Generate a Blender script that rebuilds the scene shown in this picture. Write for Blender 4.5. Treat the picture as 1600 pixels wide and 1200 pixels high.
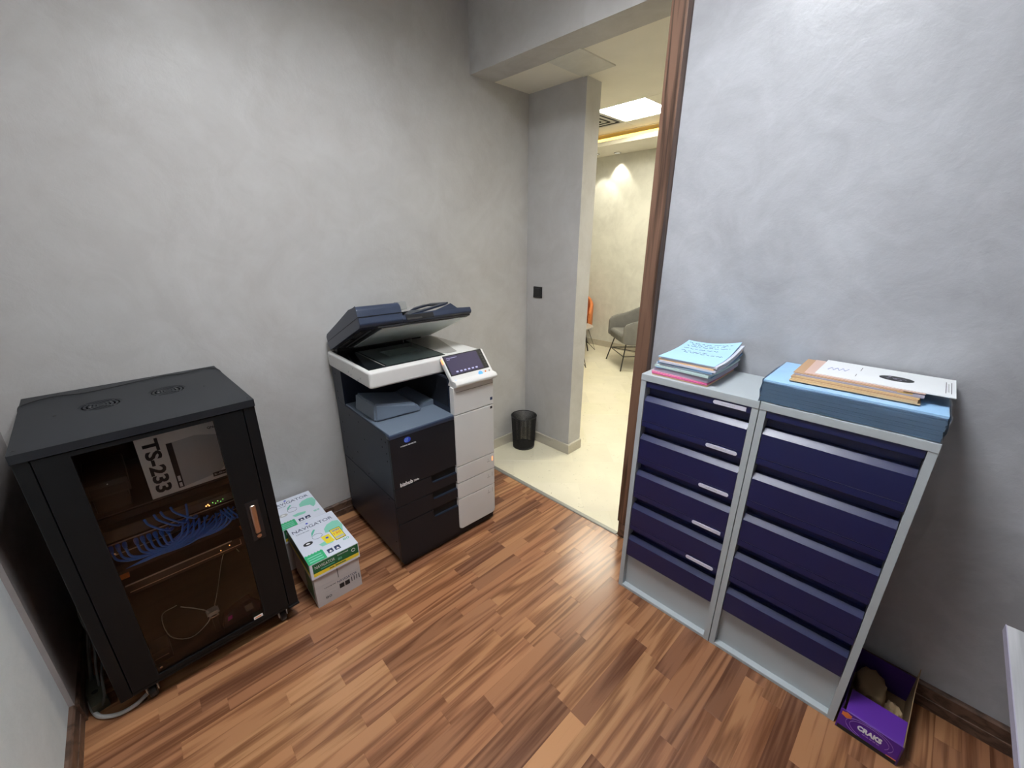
import bpy, bmesh, math, random
from mathutils import Vector, Matrix
for o in list(bpy.data.objects): bpy.data.objects.remove(o)
S = bpy.context.scene
COL = S.collection
R = math.radians
# ------------------------------------------------------------------ camera
cam_d = bpy.data.cameras.new('camera'); cam = bpy.data.objects.new('camera', cam_d); COL.objects.link(cam)
cam_d.sensor_width = 36.0; cam_d.lens = 635.19 / 1600 * 36.0; cam_d.clip_start = 0.02
YAW, PITCH, ROLL = R(-46.7252), R(19.34), R(0.09)
Fv = Vector((math.sin(YAW)*math.cos(PITCH), math.cos(YAW)*math.cos(PITCH), -math.sin(PITCH)))
Rv = Fv.cross(Vector((0, 0, 1))).normalized(); Uv = Rv.cross(Fv)
R2 = Rv*math.cos(ROLL) + Uv*math.sin(ROLL); U2 = -Rv*math.sin(ROLL) + Uv*math.cos(ROLL)
cam.matrix_world = Matrix.Translation((2.2289, -1.0871, 1.5735)) @ Matrix((R2, U2, -Fv)).transposed().to_4x4()
S.camera = cam
# ------------------------------------------------------------------ world and exposure
w = bpy.data.worlds.new('world'); S.world = w; w.use_nodes = True
w.node_tree.nodes['Background'].inputs[0].default_value = (0.8, 0.88, 1, 1)
w.node_tree.nodes['Background'].inputs[1].default_value = 0.3
S.view_settings.view_transform = 'Standard'; S.view_settings.look = 'None'
S.view_settings.gamma = 1; S.view_settings.use_curve_mapping = False
S.view_settings.exposure = 0.0
ROOM_LIGHT, ROOM_COL = 64.0, (0.93, 0.96, 1.0)
HALL_LIGHT, HALL_COL = 43.0, (1.0, 0.96, 0.79)

# ------------------------------------------------------------------ materials
def mat(name, col, rough=0.5, metal=0.0, spec=0.5, coat=0.0, emit=None, estr=0.0, bump=0.0, bscale=200.0, var=0.06, vscale=6.0):
    m = bpy.data.materials.new(name); m.use_nodes = True
    nt = m.node_tree; b = nt.nodes['Principled BSDF']
    tc = nt.nodes.new('ShaderNodeTexCoord'); n = nt.nodes.new('ShaderNodeTexNoise')
    n.inputs['Scale'].default_value = vscale; n.inputs['Detail'].default_value = 3
    nt.links.new(tc.outputs['Object'], n.inputs['Vector'])
    mx = nt.nodes.new('ShaderNodeMix'); mx.data_type = 'RGBA'
    mx.inputs[6].default_value = (*[c*(1-var) for c in col], 1); mx.inputs[7].default_value = (*[min(1, c*(1+var)) for c in col], 1)
    nt.links.new(n.outputs['Fac'], mx.inputs[0]); nt.links.new(mx.outputs[2], b.inputs['Base Color'])
    b.inputs['Roughness'].default_value = rough; b.inputs['Metallic'].default_value = metal
    b.inputs['Specular IOR Level'].default_value = spec; b.inputs['Coat Weight'].default_value = coat
    if emit: b.inputs['Emission Color'].default_value = (*emit, 1); b.inputs['Emission Strength'].default_value = estr
    if bump:
        n2 = nt.nodes.new('ShaderNodeTexNoise'); n2.inputs['Scale'].default_value = bscale
        nt.links.new(tc.outputs['Object'], n2.inputs['Vector'])
        bp = nt.nodes.new('ShaderNodeBump'); bp.inputs['Strength'].default_value = bump; bp.inputs['Distance'].default_value = 0.002
        nt.links.new(n2.outputs['Fac'], bp.inputs['Height']); nt.links.new(bp.outputs[0], b.inputs['Normal'])
    return m

def stucco(name, c0, c1, r0=0.34, r1=0.6):
    m = bpy.data.materials.new(name); m.use_nodes = True; nt = m.node_tree; L = nt.links.new; b = nt.nodes['Principled BSDF']
    tc = nt.nodes.new('ShaderNodeTexCoord')
    def noise(sc, det, dist, rough=0.6):
        n = nt.nodes.new('ShaderNodeTexNoise'); n.inputs['Scale'].default_value = sc; n.inputs['Detail'].default_value = det
        n.inputs['Distortion'].default_value = dist; n.inputs['Roughness'].default_value = rough
        L(tc.outputs['Object'], n.inputs['Vector']); return n
    a = noise(1.7, 8, 0.9, 0.62); c = noise(6.5, 6, 1.2); f = noise(40, 4, 0.3)
    ad = nt.nodes.new('ShaderNodeMath'); ad.operation = 'MULTIPLY_ADD'; L(c.outputs['Fac'], ad.inputs[0]); ad.inputs[1].default_value = 0.45; L(a.outputs['Fac'], ad.inputs[2])
    rp = nt.nodes.new('ShaderNodeValToRGB'); rp.color_ramp.elements[0].position = 0.56; rp.color_ramp.elements[1].position = 0.9
    rp.color_ramp.elements[0].color = (*c0, 1); rp.color_ramp.elements[1].color = (*c1, 1)
    L(ad.outputs[0], rp.inputs[0]); L(rp.outputs[0], b.inputs['Base Color'])
    mr = nt.nodes.new('ShaderNodeMapRange'); mr.inputs['From Min'].default_value = 0.58; mr.inputs['From Max'].default_value = 0.86
    mr.inputs['To Min'].default_value = r1; mr.inputs['To Max'].default_value = r0
    L(ad.outputs[0], mr.inputs['Value']); L(mr.outputs[0], b.inputs['Roughness'])
    b.inputs['Specular IOR Level'].default_value = 0.35
    sm = nt.nodes.new('ShaderNodeMath'); sm.operation = 'MULTIPLY_ADD'; L(c.outputs['Fac'], sm.inputs[0]); sm.inputs[1].default_value = 1.5; L(f.outputs['Fac'], sm.inputs[2])
    bp = nt.nodes.new('ShaderNodeBump'); bp.inputs['Strength'].default_value = 0.12; bp.inputs['Distance'].default_value = 0.01
    L(sm.outputs[0], bp.inputs['Height']); L(bp.outputs[0], b.inputs['Normal'])
    return m

def wood(name, c0, c1, vec=(14, 1.3, 14), rough=0.36, obj_color=False, rings=34.0, line=0.35):
    m = bpy.data.materials.new(name); m.use_nodes = True; nt = m.node_tree; L = nt.links.new; b = nt.nodes['Principled BSDF']
    tc = nt.nodes.new('ShaderNodeTexCoord'); oi = nt.nodes.new('ShaderNodeObjectInfo')
    off = nt.nodes.new('ShaderNodeVectorMath'); off.operation = 'MULTIPLY_ADD'
    off.inputs[1].default_value = (0, 0, 0) if not obj_color else (37, 53, 11)
    cb = nt.nodes.new('ShaderNodeCombineXYZ')
    for i in range(3): L(oi.outputs['Alpha'], cb.inputs[i])
    L(cb.outputs[0], off.inputs[0]); L(tc.outputs['Object'], off.inputs[2])
    mp = nt.nodes.new('ShaderNodeMapping'); mp.inputs['Scale'].default_value = vec; L(off.outputs[0], mp.inputs['Vector'])
    n = nt.nodes.new('ShaderNodeTexNoise'); n.inputs['Scale'].default_value = 0.55; n.inputs['Detail'].default_value = 2.5; n.inputs['Distortion'].default_value = 0.25
    L(mp.outputs[0], n.inputs['Vector'])
    ml = nt.nodes.new('ShaderNodeMath'); ml.operation = 'MULTIPLY'; ml.inputs[1].default_value = rings; L(n.outputs['Fac'], ml.inputs[0])
    sn = nt.nodes.new('ShaderNodeMath'); sn.operation = 'SINE'; L(ml.outputs[0], sn.inputs[0])
    mp2 = nt.nodes.new('ShaderNodeMapping'); mp2.inputs['Scale'].default_value = (vec[0]*7, vec[1]*4, vec[2]*7); L(off.outputs[0], mp2.inputs['Vector'])
    f = nt.nodes.new('ShaderNodeTexNoise'); f.inputs['Scale'].default_value = 1.0; f.inputs['Detail'].default_value = 3; L(mp2.outputs[0], f.inputs['Vector'])
    mr = nt.nodes.new('ShaderNodeMapRange'); mr.inputs['From Min'].default_value = -1; L(sn.outputs[0], mr.inputs['Value'])
    mr.inputs['To Min'].default_value = 0.5-line; mr.inputs['To Max'].default_value = 0.5+line*0.6
    ad = nt.nodes.new('ShaderNodeMath'); ad.operation = 'MULTIPLY_ADD'; L(f.outputs['Fac'], ad.inputs[0]); ad.inputs[1].default_value = 0.8; L(mr.outputs[0], ad.inputs[2])
    rp = nt.nodes.new('ShaderNodeValToRGB'); rp.color_ramp.elements[0].position = 0.50; rp.color_ramp.elements[1].position = 1.0
    rp.color_ramp.elements[0].color = (*c0, 1); rp.color_ramp.elements[1].color = (*c1, 1)
    L(ad.outputs[0], rp.inputs[0])
    if obj_color:
        mx = nt.nodes.new('ShaderNodeMix'); mx.data_type = 'RGBA'; mx.blend_type = 'MULTIPLY'; mx.inputs[0].default_value = 1
        L(rp.outputs[0], mx.inputs[6]); L(oi.outputs['Color'], mx.inputs[7]); L(mx.outputs[2], b.inputs['Base Color'])
    else: L(rp.outputs[0], b.inputs['Base Color'])
    b.inputs['Roughness'].default_value = rough
    bp = nt.nodes.new('ShaderNodeBump'); bp.inputs['Strength'].default_value = 0.08; bp.inputs['Distance'].default_value = 0.001
    L(f.outputs['Fac'], bp.inputs['Height']); L(bp.outputs[0], b.inputs['Normal'])
    return m

def marble(name, base=(0.72, 0.675, 0.53), dark=(0.22, 0.18, 0.12), rough=0.16):
    m = bpy.data.materials.new(name); m.use_nodes = True; nt = m.node_tree; L = nt.links.new; b = nt.nodes['Principled BSDF']
    tc = nt.nodes.new('ShaderNodeTexCoord'); oi = nt.nodes.new('ShaderNodeObjectInfo')
    n = nt.nodes.new('ShaderNodeTexNoise'); n.inputs['Scale'].default_value = 5; n.inputs['Detail'].default_value = 6; L(tc.outputs['Object'], n.inputs['Vector'])
    mx = nt.nodes.new('ShaderNodeMix'); mx.data_type = 'RGBA'; mx.inputs[6].default_value = (*[c*0.9 for c in base], 1); mx.inputs[7].default_value = (*[min(1, c*1.08) for c in base], 1); L(n.outputs['Fac'], mx.inputs[0])
    v = nt.nodes.new('ShaderNodeTexNoise'); v.inputs['Scale'].default_value = 26; v.inputs['Detail'].default_value = 5; v.inputs['Distortion'].default_value = 2.2; L(tc.outputs['Object'], v.inputs['Vector'])
    rp = nt.nodes.new('ShaderNodeValToRGB'); rp.color_ramp.elements[0].position = 0.66; rp.color_ramp.elements[1].position = 0.75
    rp.color_ramp.elements[0].color = (0, 0, 0, 1); rp.color_ramp.elements[1].color = (0.75, 0.75, 0.75, 1); L(v.outputs['Fac'], rp.inputs[0])
    m2 = nt.nodes.new('ShaderNodeMix'); m2.data_type = 'RGBA'; L(rp.outputs[0], m2.inputs[0]); L(mx.outputs[2], m2.inputs[6]); m2.inputs[7].default_value = (*dark, 1)
    m3 = nt.nodes.new('ShaderNodeMix'); m3.data_type = 'RGBA'; m3.blend_type = 'MULTIPLY'; m3.inputs[0].default_value = 1; L(m2.outputs[2], m3.inputs[6]); L(oi.outputs['Color'], m3.inputs[7])
    L(m3.outputs[2], b.inputs['Base Color']); b.inputs['Roughness'].default_value = rough
    return m

def glass_mat(name, tint, gloss_rough=0.03, facing=0.04):
    m = bpy.data.materials.new(name); m.use_nodes = True; nt = m.node_tree; L = nt.links.new
    for n in list(nt.nodes):
        if n.type != 'OUTPUT_MATERIAL': nt.nodes.remove(n)
    out = nt.nodes['Material Output']
    tr = nt.nodes.new('ShaderNodeBsdfTransparent'); tr.inputs[0].default_value = (*tint, 1)
    gl = nt.nodes.new('ShaderNodeBsdfGlossy'); gl.inputs['Roughness'].default_value = gloss_rough
    fr = nt.nodes.new('ShaderNodeFresnel'); fr.inputs[0].default_value = 1.33
    mx = nt.nodes.new('ShaderNodeMixShader'); L(fr.outputs[0], mx.inputs[0]); L(tr.outputs[0], mx.inputs[1]); L(gl.outputs[0], mx.inputs[2]); L(mx.outputs[0], out.inputs[0])
    return m

M = {}
M['wall'] = stucco('pearl_plaster', (0.46, 0.445, 0.43), (0.535, 0.525, 0.515))
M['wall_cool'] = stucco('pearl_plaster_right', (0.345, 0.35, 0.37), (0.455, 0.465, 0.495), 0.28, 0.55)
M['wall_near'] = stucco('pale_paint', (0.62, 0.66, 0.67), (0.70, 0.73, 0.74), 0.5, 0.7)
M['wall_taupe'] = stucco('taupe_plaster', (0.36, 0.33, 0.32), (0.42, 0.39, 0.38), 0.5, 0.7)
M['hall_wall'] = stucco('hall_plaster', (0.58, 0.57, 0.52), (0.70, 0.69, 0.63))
M['white_ceiling'] = mat('ceiling_paint', (0.70, 0.69, 0.65), 0.8)
M['hall_ceiling'] = mat('hall_ceiling_paint', (0.80, 0.77, 0.68), 0.8)
M['plank'] = wood('walnut_laminate', (0.54, 0.47, 0.43), (1.12, 1.12, 1.10), vec=(18, 1.1, 18), obj_color=True, rough=0.25, rings=38, line=0.34)
M['floor_base'] = wood('laminate_under', (0.20, 0.10, 0.055), (0.36, 0.20, 0.11), rough=0.4)
M['trim_wood'] = wood('walnut_trim', (0.045, 0.023, 0.014), (0.165, 0.090, 0.058), vec=(26, 26, 0.8), rough=0.4, rings=40)
M['base_wood'] = wood('dark_baseboard_wood', (0.055, 0.032, 0.022), (0.13, 0.075, 0.052), vec=(14, 1.3, 30), rough=0.4)
M['marble'] = marble('cream_marble')
M['marble_base'] = marble('skirting_marble', (0.50, 0.46, 0.38), (0.16, 0.13, 0.09), 0.25)
M['alu'] = mat('aluminium_strip', (0.30, 0.29, 0.26), 0.5, metal=0.4)
M['black'] = mat('black_powder_coat', (0.006, 0.007, 0.008), 0.40, spec=0.25, bump=0.15, bscale=600)
M['black_top'] = mat('black_powder_coat_top', (0.012, 0.014, 0.018), 0.45, spec=0.35, bump=0.2, bscale=700)
M['hole'] = mat('dark_hollow', (0.004, 0.004, 0.005), 0.8)
M['black_plastic'] = mat('black_plastic', (0.014, 0.014, 0.016), 0.35)
M['device'] = mat('device_grey', (0.035, 0.032, 0.031), 0.4)
M['chrome'] = mat('chrome', (0.75, 0.74, 0.73), 0.18, metal=1)
M['brushed'] = mat('brushed_handle', (0.62, 0.48, 0.40), 0.3, metal=1)
M['steel'] = mat('steel', (0.45, 0.45, 0.46), 0.35, metal=0.9)
M['rack_glass'] = glass_mat('smoked_glass', (0.93, 0.92, 0.91))
M['clear'] = glass_mat('clear_film', (0.95, 0.96, 0.98), 0.14)
M['blue_cable'] = mat('blue_cable', (0.06, 0.28, 1.0), 0.4, emit=None)
M['orange'] = mat('orange_clip', (0.9, 0.25, 0.03), 0.4)
M['white_cable'] = mat('white_cable', (0.62, 0.62, 0.60), 0.45)
M['grey_cable'] = mat('grey_cable', (0.10, 0.10, 0.10), 0.5)
M['led_green'] = mat('green_led', (0.1, 0.6, 0.1), 0.5, emit=(0.25, 1, 0.15), estr=2.2)
M['led_amber'] = mat('amber_led', (0.8, 0.4, 0.1), 0.5, emit=(1, 0.42, 0.12), estr=4)
M['carton'] = mat('white_carton', (0.80, 0.79, 0.77), 0.55)
M['carton_grey'] = mat('grey_print', (0.48, 0.48, 0.49), 0.5)
M['ink'] = mat('black_ink', (0.012, 0.013, 0.016), 0.5)
M['ink_blue'] = mat('navy_ink', (0.02, 0.035, 0.10), 0.5)
M['white'] = mat('white_print', (0.80, 0.80, 0.80), 0.5)
M['navy_body'] = mat('printer_navy', (0.014, 0.020, 0.036), 0.40, spec=0.35)
M['navy_lid'] = mat('printer_lid_navy', (0.024, 0.034, 0.062), 0.33)
M['charcoal'] = mat('printer_charcoal', (0.010, 0.011, 0.015), 0.42, spec=0.3)
M['slate'] = mat('slate_tray', (0.115, 0.145, 0.19), 0.5, bump=0.1, bscale=900)
M['pwhite'] = mat('printer_white', (0.66, 0.65, 0.63), 0.38)
M['pgrey'] = mat('printer_grey_strip', (0.30, 0.29, 0.27), 0.45)
M['guide_grey'] = mat('guide_grey', (0.20, 0.20, 0.19), 0.5)
M['platen'] = mat('platen_sheet', (0.62, 0.68, 0.68), 0.5)
M['bed_glass'] = mat('scanner_glass', (0.030, 0.044, 0.042), 0.06, coat=1.0)
M['bed_dark'] = mat('scanner_black', (0.006, 0.008, 0.010), 0.12)
M['screen'] = mat('touch_screen', (0.02, 0.018, 0.03), 0.15, emit=(0.20, 0.17, 0.30), estr=0.30)
M['screen_ui'] = mat('screen_glyphs', (0.2, 0.2, 0.3), 0.3, emit=(0.45, 0.45, 0.75), estr=0.6)
M['blue_glow'] = mat('blue_button', (0.1, 0.3, 0.9), 0.3, emit=(0.04, 0.18, 1.0), estr=1.0)
M['orange_glow'] = mat('orange_indicator', (0.9, 0.4, 0.2), 0.3, emit=(1.0, 0.35, 0.12), estr=1.3)
M['logo_blue'] = mat('logo_blue', (0.02, 0.06, 0.55), 0.4)
M['paper'] = mat('white_paper', (0.76, 0.78, 0.80), 0.6)
M['lid_white'] = mat('printed_lid_white', (0.70, 0.73, 0.82), 0.42)
M['green'] = mat('print_green', (0.03, 0.42, 0.17), 0.45)
M['dkgreen'] = mat('print_dark_green', (0.008, 0.12, 0.04), 0.45)
M['mint'] = mat('print_mint', (0.25, 0.62, 0.48), 0.45)
M['teal'] = mat('print_teal', (0.12, 0.50, 0.36), 0.45)
M['yellow'] = mat('print_yellow', (0.85, 0.68, 0.04), 0.45)
M['cardboard'] = mat('brown_cardboard', (0.26, 0.17, 0.09), 0.75)
M['cardboard_grey'] = mat('pale_cardboard', (0.50, 0.47, 0.46), 0.6)
M['cab_grey'] = mat('cabinet_grey', (0.42, 0.46, 0.48), 0.45, bump=0.08, bscale=900)
M['cab_navy'] = mat('cabinet_navy', (0.007, 0.011, 0.068), 0.33, spec=0.5, bump=0.1, bscale=900)
M['label'] = mat('label_white', (0.62, 0.61, 0.72), 0.5)
M['pack_blue'] = mat('blue_board_stack', (0.30, 0.47, 0.68), 0.55)
M['p_blue'] = mat('pale_blue_paper', (0.42, 0.66, 0.88), 0.6)
M['p_blue2'] = mat('mid_blue_paper', (0.16, 0.30, 0.50), 0.6)
M['p_white'] = mat('off_white_paper', (0.62, 0.64, 0.74), 0.6)
M['p_green'] = mat('pale_green_paper', (0.52, 0.66, 0.64), 0.6)
M['p_grey'] = mat('lilac_grey_paper', (0.34, 0.32, 0.40), 0.6)
M['p_pink'] = mat('pink_paper', (0.58, 0.10, 0.28), 0.55)
M['p_pink2'] = mat('rose_paper', (0.66, 0.24, 0.38), 0.55)
M['p_tan'] = mat('tan_paper', (0.80, 0.52, 0.30), 0.6)
M['kraft'] = mat('kraft_paper', (0.48, 0.30, 0.17), 0.65)
M['kraft2'] = mat('kraft_edge', (0.62, 0.44, 0.24), 0.65)
M['pinkish'] = mat('pinkish_envelope', (0.62, 0.44, 0.38), 0.6)
M['purple'] = mat('purple_board', (0.09, 0.014, 0.28), 0.42)
M['purple_dk'] = mat('dark_purple_board', (0.05, 0.010, 0.14), 0.45)
M['lilac'] = mat('lilac_print', (0.30, 0.16, 0.50), 0.45)
M['orange_print'] = mat('orange_print', (0.75, 0.20, 0.05), 0.5)
M['grey_velvet'] = mat('grey_velvet', (0.17, 0.165, 0.155), 0.85, bump=0.3, bscale=60, var=0.2, vscale=14)
M['orange_velvet'] = mat('orange_velvet', (0.55, 0.17, 0.05), 0.8, bump=0.3, bscale=60, var=0.15, vscale=14)
M['leg_black'] = mat('black_leg_metal', (0.015, 0.014, 0.012), 0.4)
M['desk'] = wood('white_washed_wood', (0.33, 0.33, 0.34), (0.47, 0.47, 0.485), vec=(20, 1.0, 20), rough=0.5, rings=30)
M['room_lamp'] = mat('lamp_diffuser', (0.9, 0.9, 0.9), 0.5, emit=ROOM_COL, estr=ROOM_LIGHT)
M['hall_lamp'] = mat('hall_lamp_diffuser', (0.9, 0.9, 0.9), 0.5, emit=HALL_COL, estr=HALL_LIGHT)
M['cove'] = mat('cove_led', (0.9, 0.7, 0.2), 0.5, emit=(1.0, 0.58, 0.12), estr=4.0)
M['spot_on'] = mat('spot_lens', (0.9, 0.9, 0.85), 0.3, emit=(1, 0.95, 0.8), estr=0.6)
M['bin'] = mat('bin_black', (0.010, 0.010, 0.012), 0.4)

# ------------------------------------------------------------------ helpers
def finish(name, bm, m, parent=None, smooth=True, loc=None, rotz=0.0, normals=True):
    if normals: bmesh.ops.recalc_face_normals(bm, faces=bm.faces)
    me = bpy.data.meshes.new(name); bm.to_mesh(me); bm.free()
    if smooth:
        for p in me.polygons: p.use_smooth = True
        me.set_sharp_from_angle(angle=R(35))
    me.materials.append(M[m] if isinstance(m, str) else m)
    o = bpy.data.objects.new(name, me); COL.objects.link(o)
    if smooth and len(me.vertices) < 1500:
        wn = o.modifiers.new('even_normals', 'WEIGHTED_NORMAL'); wn.keep_sharp = True
    if parent: o.parent = parent
    if loc: o.location = loc
    o.rotation_euler = (0, 0, rotz)
    return o
def tag(o, label=None, cat=None, group=None, kind=None):
    if label: o['label'] = label
    if cat: o['category'] = cat
    if group: o['group'] = group
    if kind: o['kind'] = kind
    return o
def thing(name, label, cat, loc=(0, 0, 0), rotz=0.0, group=None):
    o = bpy.data.objects.new(name, None); COL.objects.link(o); o.empty_display_size = 0.05
    o.location = loc; o.rotation_euler = (0, 0, rotz)
    return tag(o, label, cat, group)
def box(bm, x0, x1, y0, y1, z0, z1, bev=0.0, seg=2, mtx=None):
    vs = [bm.verts.new(p) for p in [(x0,y0,z0),(x1,y0,z0),(x1,y1,z0),(x0,y1,z0),(x0,y0,z1),(x1,y0,z1),(x1,y1,z1),(x0,y1,z1)]]
    fs = [bm.faces.new([vs[i] for i in q]) for q in [(0,3,2,1),(4,5,6,7),(0,1,5,4),(1,2,6,5),(2,3,7,6),(3,0,4,7)]]
    if mtx:
        for v in vs: v.co = mtx @ v.co
    if bev: bmesh.ops.bevel(bm, geom=list({e for f in fs for e in f.edges}), offset=bev, segments=seg, affect='EDGES', profile=0.5)
    return bm
def mapv(axis, a, b, c):
    return {'x': (c, a, b), 'y': (a, c, b), 'z': (a, b, c)}[axis]
def prism(bm, poly, axis, c0, c1, bev=0.0, mtx=None, seg=2):
    """poly: (a,b) pairs; axis x -> (y,z), y -> (x,z), z -> (x,y)"""
    A = [bm.verts.new(mapv(axis, a, b, c0)) for a, b in poly]; B = [bm.verts.new(mapv(axis, a, b, c1)) for a, b in poly]
    fs = [bm.faces.new(A), bm.faces.new(B[::-1])]; n = len(poly)
    for i in range(n): fs.append(bm.faces.new([A[i], B[i], B[(i+1) % n], A[(i+1) % n]]))
    if mtx:
        for v in A+B: v.co = mtx @ v.co
    if bev: bmesh.ops.bevel(bm, geom=list({e for f in fs for e in f.edges}), offset=bev, segments=seg, affect='EDGES', profile=0.5)
    return bm
def tube(bm, pts, r, n=8, closed=False):
    pts = [Vector(p) for p in pts]; N = len(pts); rings = []; up = None
    for i, p in enumerate(pts):
        t = (pts[(i+1) % N if closed else min(i+1, N-1)] - pts[(i-1) % N if closed else max(i-1, 0)]).normalized()
        if up is None: up = t.orthogonal().normalized()
        else: up = (up - t*up.dot(t)).normalized()
        s = t.cross(up); rr = r[i] if isinstance(r, (list, tuple)) else r
        rings.append([bm.verts.new(p + (up*math.cos(2*math.pi*k/n) + s*math.sin(2*math.pi*k/n))*rr) for k in range(n)])
    for i in range(N if closed else N-1):
        a, b = rings[i], rings[(i+1) % N]
        for k in range(n): bm.faces.new([a[k], a[(k+1) % n], b[(k+1) % n], b[k]])
    if not closed: bm.faces.new(rings[0][::-1]); bm.faces.new(rings[-1])
    return bm
def smooth_path(pts, k=6):
    P = [Vector(p) for p in pts]; P = [P[0]*2-P[1]] + P + [P[-1]*2-P[-2]]; out = []
    for i in range(1, len(P)-2):
        for j in range(k):
            t = j/k; a, b, c, d = P[i-1], P[i], P[i+1], P[i+2]
            out.append(0.5*((2*b) + (c-a)*t + (2*a-5*b+4*c-d)*t*t + (3*b-a-3*c+d)*t**3))
    out.append(P[-2]); return out
def lathe(bm, prof, c, n=32, axis='z'):
    rings = []
    for r, z in prof:
        rings.append([bm.verts.new(Vector(c) + Vector(mapv(axis, r*math.cos(2*math.pi*k/n), r*math.sin(2*math.pi*k/n), z))) for k in range(n)])
    for a, b in zip(rings, rings[1:]):
        for k in range(n): bm.faces.new([a[k], a[(k+1) % n], b[(k+1) % n], b[k]])
    bm.faces.new(rings[0][::-1]); bm.faces.new(rings[-1]); return bm
def one(name, m, parent, *a, **k):
    bm = bmesh.new(); box(bm, *a, **k); return finish(name, bm, m, parent)
def text(name, s, m, parent, org, ex, ey, w, h, depth=0.0008, bold=0.0, space=1.0):
    """letters laid from org along ex (w wide) and ey (h tall)"""
    cu = bpy.data.curves.new('t', 'FONT'); cu.body = s; cu.size = 1; cu.offset = bold; cu.resolution_u = 3; cu.extrude = 0.5; cu.space_character = space
    to = bpy.data.objects.new('t', cu); COL.objects.link(to)
    bpy.context.view_layer.update()
    dg = bpy.context.evaluated_depsgraph_get(); me = bpy.data.meshes.new_from_object(to.evaluated_get(dg))
    bpy.data.objects.remove(to); bpy.data.curves.remove(cu)
    xs = [v.co.x for v in me.vertices]; ys = [v.co.y for v in me.vertices]
    x0, x1, y0, y1 = min(xs), max(xs), min(ys), max(ys); ex = Vector(ex).normalized(); ey = Vector(ey).normalized(); nz = ex.cross(ey); org = Vector(org)
    for v in me.vertices:
        v.co = org + ex*((v.co.x-x0)/(x1-x0)*w) + ey*((v.co.y-y0)/(y1-y0)*h) + nz*((v.co.z+0.5)*depth)
    me.name = name; me.materials.clear(); me.materials.append(M[m])
    o = bpy.data.objects.new(name, me); COL.objects.link(o); o.parent = parent
    return o
def disc(bm, c, r, axis, d, n=28, ry=None):
    ry = ry or r
    return prism(bm, [(c[0]+r*math.cos(2*math.pi*k/n), c[1]+ry*math.sin(2*math.pi*k/n)) for k in range(n)], axis, c[2], c[2]+d)
def clip(poly, nx, ny, d):
    """keep nx*x+ny*y<=d"""
    out = []
    for i in range(len(poly)):
        a, b = poly[i], poly[(i+1) % len(poly)]; da = nx*a[0]+ny*a[1]-d; db = nx*b[0]+ny*b[1]-d
        if da <= 0: out.append(a)
        if (da < 0 < db) or (db < 0 < da):
            t = da/(da-db); out.append((a[0]+(b[0]-a[0])*t, a[1]+(b[1]-a[1])*t))
    return out
def area(p): return abs(sum(p[i][0]*p[(i+1) % len(p)][1]-p[(i+1) % len(p)][0]*p[i][1] for i in range(len(p))))/2
def slab(name, poly, z0, z1, m, parent, ch=0.0007, color=None):
    n = len(poly); cx = sum(p[0] for p in poly)/n; cy = sum(p[1] for p in poly)/n
    def ins(p, c):
        L = math.hypot(p[0]-cx, p[1]-cy) or 1; return (p[0]-(p[0]-cx)/L*c*1.4, p[1]-(p[1]-cy)/L*c*1.4)
    vs = [(x, y, z0) for x, y in poly] + [(x, y, z1-ch) for x, y in poly] + [(*ins(p, ch), z1) for p in poly]
    fs = [tuple(range(2*n, 3*n))] + [(r*n+i, r*n+(i+1) % n, (r+1)*n+(i+1) % n, (r+1)*n+i) for r in (0, 1) for i in range(n)]
    me = bpy.data.meshes.new(name); me.from_pydata(vs, [], fs); me.materials.append(M[m])
    o = bpy.data.objects.new(name, me); COL.objects.link(o); o.parent = parent
    if color: o.color = color
    return o
def struct(name, bm, m, label=None, loc=None, rotz=0, parent=None):
    o = finish(name, bm, m, parent, smooth=False, loc=loc, rotz=rotz)
    if not parent:
        o['kind'] = 'structure'
        o['label'] = label; o['category'] = name.split('_')[0]
    return o

AW = R(2.092)            # the doorway side is turned a little against the printer wall
def rotaw(x, y, oy): return (x*math.cos(AW) - 0*math.sin(AW) - (y-oy)*math.sin(AW), oy + x*math.sin(AW) + (y-oy)*math.cos(AW))

# ------------------------------------------------------------------ the room shell
CZ = 2.87
b = bmesh.new(); box(b, -0.12, 0, -1.70, 1.33, 0, 3.2); struct('wall_left', b, 'wall', 'grey pearl plaster wall behind rack and photocopier')
b = bmesh.new(); box(b, 1.300, 3.70, 0.685, 0.86, 0, 3.2); struct('wall_right', b, 'wall_cool', 'bluish grey plaster wall behind the drawer cabinets')
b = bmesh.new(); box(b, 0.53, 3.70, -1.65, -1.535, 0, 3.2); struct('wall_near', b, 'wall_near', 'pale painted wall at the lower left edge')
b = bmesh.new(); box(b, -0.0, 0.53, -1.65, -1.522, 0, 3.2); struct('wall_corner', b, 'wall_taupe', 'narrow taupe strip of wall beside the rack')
b = bmesh.new(); box(b, 3.60, 3.75, -1.60, 0.685, 0, 3.2); struct('wall_back', b, 'base_wood', 'unseen wall, darkened to cut bounced light, behind the photographer')  # out of view; dark wood colour chosen to weaken bounced light
LX, LY, LH = 1.50, -0.45, 0.31
b = bmesh.new()
for q in ((-0.1, LX-LH, -1.65, 0.90), (LX+LH, 3.75, -1.65, 0.90), (LX-LH, LX+LH, -1.65, LY-LH), (LX-LH, LX+LH, LY+LH, 0.90)): box(b, *q, CZ, CZ+0.15)  # unseen deep lamp recess, added to shade the beam and upper walls
box(b, LX-LH-0.01, LX+LH+0.01, LY-LH-0.01, LY+LH+0.01, CZ+0.15, CZ+0.17)
b_ = b; struct('ceiling', b, 'white_ceiling', 'white ceiling of the copy room')
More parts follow.
